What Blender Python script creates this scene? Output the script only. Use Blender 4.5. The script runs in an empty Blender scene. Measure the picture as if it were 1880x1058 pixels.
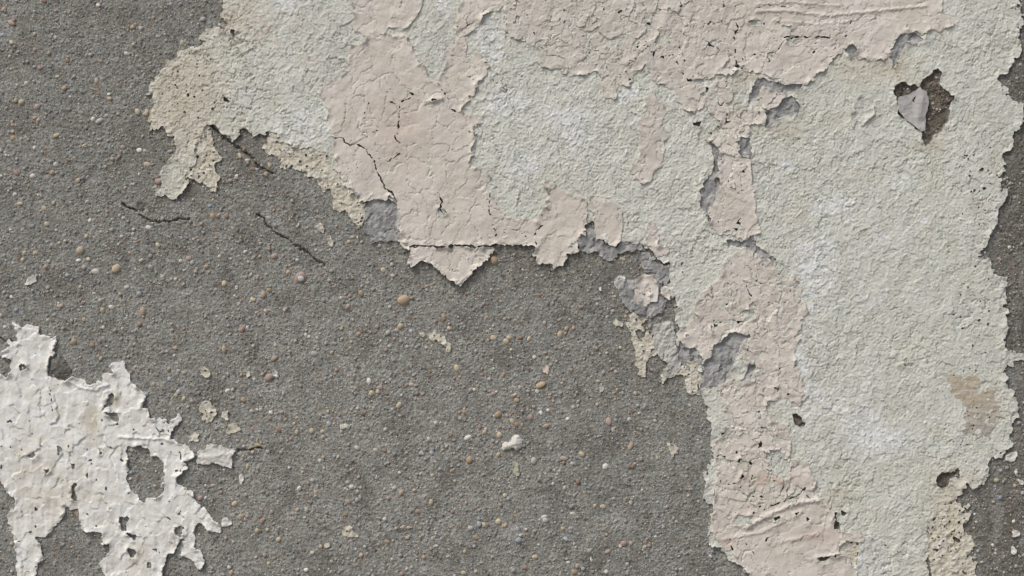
import bpy, math, random
import numpy as np
from mathutils import Vector

# ------------------------------------------------------------------ camera, world, sun, exposure
S = 0.0005                 # one unit of the wall plan = half a millimetre
CZ = 1.4                   # height of the middle of the view above the ground
sc = bpy.context.scene
col = sc.collection
cam_d = bpy.data.cameras.new("camera")
cam = bpy.data.objects.new("camera", cam_d)
col.objects.link(cam)
cam.location = (0.0, -1.30, CZ)
cam.rotation_euler = (math.radians(90), 0, 0)
cam_d.sensor_width = 36
cam_d.lens = 36 * 1.30 / (1880 * S)
cam_d.clip_start = 0.02
cam_d.clip_end = 500
sc.camera = cam

world = bpy.data.worlds.new("World")
sc.world = world
world.use_nodes = True
wn = world.node_tree
bg = wn.nodes.get("Background") or wn.nodes.new("ShaderNodeBackground")
sky = wn.nodes.new("ShaderNodeTexSky")
sky.sky_type = 'NISHITA'
sky.sun_disc = False
SUN_DIR = Vector((-0.62, -0.62, 1.10)).normalized()      # towards the sun
sky.sun_elevation = math.asin(SUN_DIR.z)
sky.sun_rotation = math.atan2(SUN_DIR.x, SUN_DIR.y)
sky.dust_density = 5.0
sky.air_density = 1.0
wn.links.new(sky.outputs[0], bg.inputs[0])
bg.inputs[1].default_value = 0.085
sun_d = bpy.data.lights.new("sun", 'SUN')
sun_d.energy = 1.4
sun_d.angle = math.radians(16)
sun_d.color = (1.0, 0.97, 0.92)
sun = bpy.data.objects.new("sun", sun_d)
sun.rotation_euler = SUN_DIR.to_track_quat('Z', 'Y').to_euler()
col.objects.link(sun)
sc.view_settings.view_transform = 'Standard'
sc.view_settings.look = 'None'
sc.view_settings.gamma = 1
sc.view_settings.use_curve_mapping = False
sc.view_settings.exposure = 0.43

# ------------------------------------------------------------------ numeric helpers
F = np.float32

def hsh(ix, iy, seed):
    with np.errstate(over='ignore'):
        h = (ix.astype(np.int64) * 374761393 + iy.astype(np.int64) * 668265263 + seed * 2147483647 + 1013904223) & 0xffffffff
        h = ((h ^ (h >> 13)) * 1274126177) & 0xffffffff
        h = ((h ^ (h >> 16)) * 2246822519) & 0xffffffff
        h = h ^ (h >> 15)
    return (h & 0xffffff).astype(F) / F(0xffffff)

def perlin(x, y, seed):
    xi = np.floor(x); yi = np.floor(y)
    fx = (x - xi).astype(F); fy = (y - yi).astype(F)
    xi = xi.astype(np.int64); yi = yi.astype(np.int64)
    u = fx * fx * fx * (fx * (fx * 6 - 15) + 10); v = fy * fy * fy * (fy * (fy * 6 - 15) + 10)
    def g(ax, ay, dx, dy):
        a = hsh(ax, ay, seed) * F(6.2831853)
        return np.cos(a) * dx + np.sin(a) * dy
    n00 = g(xi, yi, fx, fy); n10 = g(xi + 1, yi, fx - 1, fy)
    n01 = g(xi, yi + 1, fx, fy - 1); n11 = g(xi + 1, yi + 1, fx - 1, fy - 1)
    a = n00 + u * (n10 - n00); b = n01 + u * (n11 - n01)
    return (a + v * (b - a)) * F(1.5)

def fbm(x, y, scale, octv, seed, gain=0.5):
    t = 0; a = 1.0; s = scale
    for k in range(octv):
        t = t + perlin(x / s, y / s, seed + 17 * k) * F(a)
        a *= gain; s *= 0.5
    return t

def voronoi(x, y, cell, seed):
    x = x / cell; y = y / cell
    xi = np.floor(x).astype(np.int64); yi = np.floor(y).astype(np.int64)
    f1 = np.full(x.shape, 9, F); f2 = np.full(x.shape, 9, F)
    idh = np.zeros(x.shape, F); dx1 = np.zeros(x.shape, F); dy1 = np.zeros(x.shape, F)
    for oy in (-1, 0, 1):
        for ox in (-1, 0, 1):
            cx = xi + ox; cy = yi + oy
            px = cx + hsh(cx, cy, seed); py = cy + hsh(cx, cy, seed + 1)
            dx = (x - px).astype(F); dy = (y - py).astype(F)
            d = np.sqrt(dx * dx + dy * dy)
            near = d < f1
            f2 = np.where(near, f1, np.minimum(f2, d))
            idh = np.where(near, hsh(cx, cy, seed + 2), idh)
            dx1 = np.where(near, dx, dx1); dy1 = np.where(near, dy, dy1)
            f1 = np.where(near, d, f1)
    return f1 * F(cell), f2 * F(cell), idh, dx1 * F(cell), dy1 * F(cell)

def blur(a, n=1):
    for _ in range(n):
        p = np.pad(a, 1, mode='edge')
        a = (p[:-2, 1:-1] + 2 * p[1:-1, 1:-1] + p[2:, 1:-1]) * F(.25)
        p = np.pad(a, 1, mode='edge')
        a = (p[1:-1, :-2] + 2 * p[1:-1, 1:-1] + p[1:-1, 2:]) * F(.25)
    return a

def erode(m, diag):
    p = np.pad(m, 1, mode='edge')
    r = p[1:-1, 1:-1] & p[:-2, 1:-1] & p[2:, 1:-1] & p[1:-1, :-2] & p[1:-1, 2:]
    if diag:
        r = r & p[:-2, :-2] & p[2:, 2:] & p[:-2, 2:] & p[2:, :-2]
    return r

def inside_steps(m, n):
    d = np.zeros(m.shape, F); e = m
    for k in range(n):
        d += e
        e = erode(e, k % 2 == 0)
    return d

def pip(poly, x, y):
    out = np.zeros(x.shape, bool)
    P = np.array(poly, float)
    x0, y0 = P.min(0) ; x1, y1 = P.max(0)
    jj = np.where((y.max(1) >= y0) & (y.min(1) <= y1))[0]
    ii = np.where((x.max(0) >= x0) & (x.min(0) <= x1))[0]
    if len(jj) == 0 or len(ii) == 0:
        return out
    sl = (slice(jj[0], jj[-1] + 1), slice(ii[0], ii[-1] + 1))
    xs = x[sl]; ys = y[sl]; r = np.zeros(xs.shape, bool)
    n = len(P)
    for k in range(n):
        ax, ay = P[k]; bx, by = P[(k + 1) % n]
        if ay == by: continue
        lo, hi = min(ay, by), max(ay, by)
        rows = np.where((ys.max(1) >= lo) & (ys.min(1) <= hi))[0]
        if len(rows) == 0: continue
        a, b = rows[0], rows[-1] + 1
        yy = ys[a:b]
        c = ((yy >= lo) & (yy < hi)) & (xs[a:b] < (yy - ay) * (bx - ax) / (by - ay) + ax)
        r[a:b] ^= c
    out[sl] = r
    return out

def line_dist(pts, x, y, reach=14):
    d = np.full(x.shape, 99, F)
    P = np.array(pts, float)
    jj = np.where((y[:, 0] >= P[:, 1].min() - reach) & (y[:, 0] <= P[:, 1].max() + reach))[0]
    ii = np.where((x[0] >= P[:, 0].min() - reach) & (x[0] <= P[:, 0].max() + reach))[0]
    if len(jj) == 0 or len(ii) == 0: return d
    sl = (slice(jj[0], jj[-1] + 1), slice(ii[0], ii[-1] + 1))
    xs = x[sl] + WXs(sl, x, y); ys = y[sl] + WYs(sl, x, y)
    best = np.full(xs.shape, 99, F)
    for k in range(len(P) - 1):
        a = P[k]; v = P[k + 1] - a; L = max(v @ v, 1e-6)
        t = np.clip(((xs - a[0]) * v[0] + (ys - a[1]) * v[1]) / L, 0, 1)
        best = np.minimum(best, np.hypot(xs - a[0] - t * v[0], ys - a[1] - t * v[1]).astype(F))
    d[sl] = best
    return d

def WXs(sl, x, y):
    return perlin(x[sl] / 7, y[sl] / 7, 501) * 2.6 + perlin(x[sl] / 2.7, y[sl] / 2.7, 502) * 0.9
def WYs(sl, x, y):
    return perlin(x[sl] / 7, y[sl] / 7, 503) * 2.6 + perlin(x[sl] / 2.7, y[sl] / 2.7, 504) * 0.9

# ------------------------------------------------------------------ the grid that covers the wall
def axis(lo, hi, step, out_lo, out_hi):
    core = np.arange(lo, hi + step, step)
    a = []; v = lo; st = step
    while v > out_lo:
        st = min(st * 1.08, 7); v -= st; a.append(v)
    b = []; v = core[-1]; st = step
    while v < out_hi:
        st = min(st * 1.08, 7); v += st; b.append(v)
    return np.array(a[::-1] + list(core) + b)
STEP = 1.5
gx = axis(-24, 1904, STEP, -420, 2300)
gy = axis(-24, 1082, STEP, -420, 1480)
X, Y = np.meshgrid(gx, gy)
X = X.astype(F); Y = Y.astype(F)
NY, NX = X.shape
WX = fbm(X, Y, 20, 2, 11) * F(4.2) + fbm(X, Y, 6.5, 3, 12) * F(3.0)
WY = fbm(X, Y, 20, 2, 21) * F(4.2) + fbm(X, Y, 6.5, 3, 22) * F(3.0)

_jx = X + fbm(X, Y, 8, 2, 13) * F(2.5); _jy = Y + fbm(X, Y, 8, 2, 14) * F(2.5)
_a = voronoi(_jx, _jy, 10.5, 15); _b = voronoi(_jx, _jy, 5.0, 19)
_zone = np.clip(F(.75) + fbm(X, Y, 70, 2, 23) * F(.7), .25, 1.1)
WX = WX * F(.75) - (_a[3] * F(.85) + _b[3] * F(.5)) * _zone
WY = WY * F(.75) - (_a[4] * F(.85) + _b[4] * F(.5)) * _zone

# ------------------------------------------------------------------ mesh builders
def lin(c):
    c = np.array(c, float) / 255.0
    return np.where(c <= .04045, c / 12.92, ((c + .055) / 1.055) ** 2.4)

def to_world(px, py, h):
    return np.stack([(px - 940) * S, -h * S, CZ - (py - 529) * S], -1)

def make_mesh(name, co, loops, starts, cols, mat, smooth=None, org=None):
    me = bpy.data.meshes.new(name)
    if org is None: org = np.zeros(3)
    me.vertices.add(len(co)); me.vertices.foreach_set("co", (co - org).astype(F).ravel())
    me.loops.add(len(loops)); me.loops.foreach_set("vertex_index", loops.astype(np.int32))
    me.polygons.add(len(starts)); me.polygons.foreach_set("loop_start", starts.astype(np.int32))
    if smooth is not None:
        me.polygons.foreach_set("use_smooth", smooth)
    me.update(calc_edges=True)
    me.validate()
    if cols is not None:
        at = me.color_attributes.new("tint", 'FLOAT_COLOR', 'POINT')
        c4 = np.ones((len(co), 4), F); c4[:, :3] = cols
        at.data.foreach_set("color", c4.ravel())
    me.materials.append(mat)
    return me

def link(name, me, loc=(0, 0, 0), parent=None):
    o = bpy.data.objects.new(name, me)
    o.location = loc
    col.objects.link(o)
    if parent: o.parent = parent
    return o

def tag(o, label=None, cat=None, group=None, kind=None):
    if label: o["label"] = label
    if cat: o["category"] = cat
    if group: o["group"] = group
    if kind: o["kind"] = kind
    return o

def sheet_mesh(name, f, x, y, h, c, mat, thick, cull=None):
    """marching squares on field f (>0.5 = paint), heights h, colours c; rim walls of given thickness"""
    ny, nx = f.shape
    ins = f > 0.5
    vid = np.full((ny, nx), -1, np.int64)
    q = np.array([ins[:-1, :-1], ins[:-1, 1:], ins[1:, 1:], ins[1:, :-1]])
    case = q[0] * 1 + q[1] * 2 + q[2] * 4 + q[3] * 8
    if cull is not None:
        case = np.where(cull[:-1, :-1] & cull[:-1, 1:] & cull[1:, 1:] & cull[1:, :-1] & (case == 15), 0, case)
    n0 = ny * nx
    # edge vertices
    fa, fb = f[:, :-1], f[:, 1:]
    th = np.clip((0.5 - fa) / np.where(np.abs(fb - fa) < 1e-6, 1, fb - fa), 0.02, .98)
    fc, fd = f[:-1], f[1:]
    tv = np.clip((0.5 - fc) / np.where(np.abs(fd - fc) < 1e-6, 1, fd - fc), 0.02, .98)
    def mixh(a): return a[:, :-1] + (a[:, 1:] - a[:, :-1]) * th
    def mixv(a): return a[:-1] + (a[1:] - a[:-1]) * tv
    px = np.concatenate([x.ravel(), mixh(x).ravel(), mixv(x).ravel()])
    py = np.concatenate([y.ravel(), mixh(y).ravel(), mixv(y).ravel()])
    hh = np.concatenate([h.ravel(), mixh(h).ravel(), mixv(h).ravel()])
    cc = np.concatenate([np.stack([c[..., k].ravel() for k in range(3)], -1),
                         np.stack([mixh(c[..., k]).ravel() for k in range(3)], -1),
                         np.stack([mixv(c[..., k]).ravel() for k in range(3)], -1)])
    hid = n0 + np.arange(ny * (nx - 1)).reshape(ny, nx - 1)
    vdi = n0 + ny * (nx - 1) + np.arange((ny - 1) * nx).reshape(ny - 1, nx)
    base = np.arange(n0).reshape(ny, nx)
    tab = [base[:-1, :-1], base[:-1, 1:], base[1:, 1:], base[1:, :-1], hid[:-1], vdi[:, 1:], hid[1:], vdi[:, :-1]]
    faces = {3: [], 4: [], 5: [], 6: []}
    segs = []
    for cs in range(1, 16):
        sel = case == cs
        if not sel.any(): continue
        w = []
        for k in range(4):
            a = (cs >> k) & 1; b = (cs >> ((k + 1) % 4)) & 1
            if a: w.append(k)
            if a != b: w.append(4 + k)
        cols_ = [tab[k][sel] for k in w]
        faces[len(w)].append(np.stack(cols_[::-1], -1))
        if cs != 15:
            for a in range(len(w)):
                u, v = w[a], w[(a + 1) % len(w)]
                if u > 3 and v > 3:
                    segs.append(np.stack([tab[u][sel], tab[v][sel]], -1))
    fl = []; tot = []
    for k, lst in faces.items():
        if lst:
            A = np.concatenate(lst); fl.append(A.ravel()); tot.append(np.full(len(A), k))
    if not fl: return None, None
    loops = np.concatenate(fl); tot = np.concatenate(tot)
    used = np.unique(loops)
    remap = np.full(len(px), -1, np.int64); remap[used] = np.arange(len(used))
    co = to_world(px[used], py[used], hh[used]); cv = cc[used]
    loops = remap[loops]; nsm = len(tot)
    if segs:
        sg = np.concatenate(segs)
        su = np.unique(sg); m2 = np.full(len(px), -1, np.int64)
        nb = len(co); m2[su] = nb + np.arange(len(su))
        top = to_world(px[su], py[su], hh[su]); bot = to_world(px[su], py[su], hh[su] - thick)
        co = np.concatenate([co, top, bot]); cv = np.concatenate([cv, cc[su], cc[su] * F(.9)])
        a = m2[sg[:, 0]]; b = m2[sg[:, 1]]
        quad = np.stack([a, b, b + len(su), a + len(su)], -1)
        loops = np.concatenate([loops, quad.ravel()]); tot = np.concatenate([tot, np.full(len(quad), 4)])
    starts = np.concatenate([[0], np.cumsum(tot)[:-1]])
    sm = np.zeros(len(tot), bool); sm[:nsm] = True
    org = np.array([(co[:, 0].min() + co[:, 0].max()) / 2, 0.0, co[:, 2].min()])
    return make_mesh(name, co, loops, starts, cv, mat, sm, org), org

# ------------------------------------------------------------------ materials
def mat_new(name, rough, bump_list, speck=None, base=None, spec=0.25):
    m = bpy.data.materials.new(name); m.use_nodes = True
    nt = m.node_tree; N = nt.nodes; L = nt.links
    b = N["Principled BSDF"]
    b.inputs["Roughness"].default_value = rough
    b.inputs["Specular IOR Level"].default_value = spec
    tc = N.new("ShaderNodeTexCoord")
    if base is None:
        at = N.new("ShaderNodeAttribute"); at.attribute_name = "tint"
        cur = at.outputs["Color"]
    else:
        rgb = N.new("ShaderNodeRGB"); rgb.outputs[0].default_value = (*base, 1); cur = rgb.outputs[0]
    for kind, scale, lo, hi, tint in (speck or []):
        if kind == 'V':
            t = N.new("ShaderNodeTexVoronoi"); t.inputs["Scale"].default_value = scale
            sp = N.new("ShaderNodeSeparateColor"); L.new(t.outputs["Color"], sp.inputs[0]); val = sp.outputs[0]
        else:
            t = N.new("ShaderNodeTexNoise"); t.inputs["Scale"].default_value = scale
            t.inputs["Detail"].default_value = 4; val = t.outputs["Fac"]
        L.new(tc.outputs["Object"], t.inputs["Vector"])
        r = N.new("ShaderNodeMapRange"); L.new(val, r.inputs["Value"])
        r.inputs["From Min"].default_value = 0.0 if kind == 'V' else 0.25
        r.inputs["From Max"].default_value = 1.0 if kind == 'V' else 0.75
        r.inputs["To Min"].default_value = lo; r.inputs["To Max"].default_value = hi
        c3 = N.new("ShaderNodeCombineColor")
        for k in range(3):
            if tint[k] == 1: L.new(r.outputs[0], c3.inputs[k])
            else:
                mm = N.new("ShaderNodeMath"); mm.operation = 'POWER'
                L.new(r.outputs[0], mm.inputs[0]); mm.inputs[1].default_value = tint[k]
                L.new(mm.outputs[0], c3.inputs[k])
        mx = N.new("ShaderNodeMix"); mx.data_type = 'RGBA'; mx.blend_type = 'MULTIPLY'
        mx.inputs[0].default_value = 1
        L.new(cur, mx.inputs[6]); L.new(c3.outputs[0], mx.inputs[7]); cur = mx.outputs[2]
    L.new(cur, b.inputs["Base Color"])
    prev = None
    for scale, dist, strength in bump_list:
        n = N.new("ShaderNodeTexNoise"); n.inputs["Scale"].default_value = scale
        n.inputs["Detail"].default_value = 5; n.inputs["Roughness"].default_value = .6
        L.new(tc.outputs["Object"], n.inputs["Vector"])
        bp = N.new("ShaderNodeBump"); bp.inputs["Strength"].default_value = strength
        bp.inputs["Distance"].default_value = dist
        L.new(n.outputs["Fac"], bp.inputs["Height"])
        if prev: L.new(prev, bp.inputs["Normal"])
        prev = bp.outputs[0]
    if prev: L.new(prev, b.inputs["Normal"])
    return m

M_cement = mat_new("cement_render", .95, [(520, .0012, .7), (1400, .0006, .6)],
                   [('V', 900, .72, 1.30, (1, 1.0, 1.03)), ('V', 420, .84, 1.16, (1, 1.05, 1.12)), ('N', 90, .90, 1.10, (1, 1, 1.1)), ('N', 30, .93, 1.07, (1, 1, 1))], spec=.12)
M_green = mat_new("green_paint", .62, [(420, .0008, .45)], [('N', 60, .95, 1.05, (1, 1, 1.1)), ('N', 500, .94, 1.06, (1, 1, 1))])
M_pink = mat_new("pink_paint", .55, [(220, .0012, .3), (700, .0004, .3)], [('N', 45, .95, 1.05, (1, 1, 1.2)), ('N', 400, .96, 1.04, (1, 1, 1))])
M_white = mat_new("white_paint", .6, [(300, .0010, .35), (900, .0004, .3)], [('N', 60, .95, 1.05, (1, 1.05, 1.2)), ('N', 500, .95, 1.05, (1, 1, 1))])
M_cream = mat_new("cream_primer", .75, [(500, .0010, .5)], [('N', 120, .93, 1.07, (1, 1, 1.2)), ('N', 600, .92, 1.08, (1, 1, 1))])
M_filler = mat_new("grey_filler", .85, [(260, .0012, .5), (900, .0005, .4)], [('N', 90, .93, 1.07, (1, 1, 1)), ('N', 700, .93, 1.07, (1, 1, 1))])
M_stone = mat_new("pebble_mixed", .6, [(900, .0003, .3)], [('N', 700, .88, 1.12, (1, 1, 1))])

# ------------------------------------------------------------------ outlines traced on the wall
BODY = [(400,-420),(405,-200),(412,-60),(410,0),(408,17),(410,34),(417,47),(403,51),(386,57),(367,62),(367,70),(375,75),(366,85),(350,87),(328,94),(325,101),(329,107),
(316,114),(306,114),(300,124),(298,137),(281,147),(265,159),(266,167),(278,173),(283,183),(282,195),(278,207),(271,226),(275,236),(286,236),(301,231),(307,235),(306,246),
(314,252),(324,263),(322,282),(308,297),(298,311),(295,325),(298,336),(286,353),(296,364),(322,366),(339,353),(342,342),(347,336),(342,316),(363,294),(357,274),(373,248),(375,232),
(388,231),(390,228),(398,233),(411,245),(424,262),(432,265),(435,254),(440,237),(447,234),(461,240),(465,250),(481,244),(498,247),(512,248),(532,268),(566,271),(594,281),(608,292),
(622,335),(664,368),(700,358),(722,372),(736,440),(760,446),(895,446),(905,440),(980,444),(1000,470),(1040,460),(1058,440),(1068,425),(1076,412),(1090,404),(1095,425),(1115,446),(1130,450),(1139,442),
(1178,447),(1192,462),(1212,480),(1228,489),(1228,505),(1226,520),(1233,536),(1242,556),(1244,596),(1243,625),(1247,650),(1256,668),(1285,668),(1288,690),(1286,720),(1296,741),
(1298,758),(1307,786),(1304,800),(1305,826),(1308,843),(1294,866),(1290,917),(1307,925),(1308,939),(1300,965),(1296,988),(1305,1002),(1322,1007),(1339,1030),(1362,1041),(1370,1058),(1392,1090),(1430,1200),(1440,1480),
(1830,1480),(1820,1300),(1798,1130),(1792,1058),(1790,1049),(1792,1033),(1780,1019),(1789,999),(1778,981),(1766,968),(1779,951),(1778,928),(1756,928),(1756,917),(1749,912),(1761,911),(1766,894),(1780,891),(1792,897),(1809,883),(1817,869),
(1814,852),(1823,839),(1841,842),(1846,826),(1858,817),(1857,809),(1851,798),(1858,786),(1856,778),(1866,767),(1866,735),(1851,704),(1843,676),(1844,667),(1854,673),(1863,665),(1880,660),(1930,664),(1932,650),(1880,653),
(1846,645),(1840,625),(1848,613),(1844,599),(1851,571),(1843,548),(1846,531),(1848,511),(1824,507),(1817,474),(1803,471),(1802,458),(1812,447),(1821,423),(1824,400),(1826,372),(1834,348),(1833,332),(1843,317),(1843,278),(1851,274),(1856,260),
(1843,283),(1854,264),(1866,241),(1880,218),(1877,196),(1851,181),(1846,164),(1834,156),(1831,142),(1846,137),(1860,133),(1857,113),(1870,105),(1873,94),(1868,74),(1867,54),(1874,45),(1877,31),(1867,17),(1867,0),(1872,-60),(1900,-200),(1890,-420)]
HOLE_A = [(1640,156),(1650,153),(1676,154),(1688,162),(1693,145),(1707,137),(1712,128),(1721,126),(1728,136),(1728,146),(1722,154),(1729,164),(1741,170),(1751,179),(1744,189),(1744,215),(1729,238),(1715,249),(1707,265),(1697,266),(1693,255),(1694,244),(1684,238),(1669,227),(1650,214),(1647,198),(1640,176)]
FLAP = [(1647,184),(1653,177),(1667,173),(1688,162),(1700,170),(1704,187),(1698,215),(1697,240),(1690,242),(1681,235),(1661,220),(1650,204)]
HOLE_B = [(1715,883),(1727,869),(1746,867),(1758,859),(1763,871),(1744,880),(1742,891),(1732,900)]
CREAMS = {
 'left': [(384,222),(387,248),(396,274),(405,271),(404,295),(393,304),(396,314),(404,325),(404,345),(396,357),(381,345),(370,336),(353,332),(345,325),(338,310),(352,290),(350,272),(365,245),(372,228)],
 'band': [(498,247),(483,268),(485,280),(495,287),(512,291),(515,302),(512,311),(520,316),(534,309),(560,314),(566,325),(580,331),(588,345),(591,358),(602,348),(614,362),(610,382),(621,389),(634,382),(642,399),(652,407),(659,421),(665,410),(669,402),(672,382),(668,365),(650,335),(640,320),(622,300),(610,275),(590,262),(566,256),(535,255),(512,238)],
 'tongue': [(1154,579),(1168,576),(1182,599),(1182,610),(1196,607),(1201,619),(1199,644),(1213,650),(1188,658),(1188,678),(1179,690),(1168,687),(1164,641),(1151,602)],
 'foot': [(1213,690),(1224,684),(1240,676),(1256,665),(1281,662),(1290,675),(1288,715),(1281,726),(1262,724),(1259,704),(1254,687),(1236,690),(1222,697),(1218,706)],
 'lower': [(1285,716),(1325,712),(1335,740),(1340,765),(1298,770),(1296,741)],
 'corner': [(1727,905),(1749,912),(1758,917),(1758,928),(1778,928),(1779,951),(1766,968),(1778,981),(1789,999),(1780,1019),(1792,1033),(1790,1049),(1792,1058),(1798,1130),(1740,1130),(1706,1090),(1708,1030),(1702,1007),(1702,968),(1722,942)],
 'pocket': [(1549,990),(1575,988),(1578,1010),(1570,1042),(1556,1044),(1545,1022),(1538,1012)],
}
FILLERS = {
 'big_left': [(673,382),(680,374),(697,364),(712,368),(730,376),(732,400),(732,436),(707,441),(682,440),(682,428),(669,426),(673,407)],
 'ledge': [(1061,444),(1070,420),(1088,421),(1093,436),(1115,450),(1132,455),(1141,444),(1178,447),(1182,461),(1155,461),(1139,468),(1135,461),(1132,470),(1121,479),(1107,477),(1095,461),(1084,464),(1064,462)],
 'strip': [(1178,464),(1192,467),(1209,487),(1226,489),(1230,501),(1223,523),(1212,518),(1200,501),(1180,498),(1176,484)],
 'top_right': [(1653,65),(1673,61),(1693,68),(1693,77),(1667,85),(1650,102),(1647,119),(1639,128),(1634,113),(1636,91),(1644,77)],
 'top_small': [(1557,85),(1568,78),(1571,96),(1562,109),(1555,105),(1551,91)],
 'oval': [(1403,204),(1420,190),(1438,180),(1452,176),(1469,193),(1466,207),(1452,214),(1436,211),(1425,225),(1405,236)],
 'thin': [(1376,172),(1388,145),(1402,142),(1412,150),(1430,152),(1445,156),(1475,156),(1462,166),(1440,174),(1400,160),(1386,180),(1378,194),(1366,196)],
 'left_of_strip': [(1289,334),(1305,319),(1308,305),(1309,283),(1302,262),(1316,262),(1324,300),(1322,340),(1306,378),(1308,410),(1302,412),(1296,392),(1288,382),(1286,353)],
 'right_of_strip': [(1353,257),(1376,252),(1381,270),(1381,291),(1364,299),(1353,280)],
 'below_strip': [(1336,438),(1364,443),(1381,434),(1390,450),(1427,478),(1415,481),(1381,464),(1359,453),(1336,450)],
 'big_lower': [(1347,605),(1376,618),(1352,641),(1349,661),(1343,673),(1337,695),(1321,707),(1315,716),(1284,722),(1290,695),(1288,673),(1294,660),(1304,655),(1308,636),(1318,632),(1338,614)],
 'mid_lower': [(1247,628),(1276,639),(1292,658),(1281,672),(1268,680),(1253,667),(1246,653)],
 'chip': [(1372,668),(1389,670),(1378,695),(1355,700),(1368,688)],
 'island': [(1128,520),(1138,508),(1150,514),(1165,512),(1200,505),(1215,520),(1224,548),(1219,571),(1199,582),(1185,579),(1174,576),(1157,573),(1140,554),(1135,535)],
 'pale': [(1199,596),(1213,592),(1229,588),(1239,600),(1241,630),(1246,658),(1248,680),(1236,687),(1222,692),(1213,687),(1225,670),(1213,653),(1202,641),(1199,619)],
}
FILLER_CUTS_PINK = ['big_left', 'top_right', 'top_small', 'thin', 'big_lower', 'chip']
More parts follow.
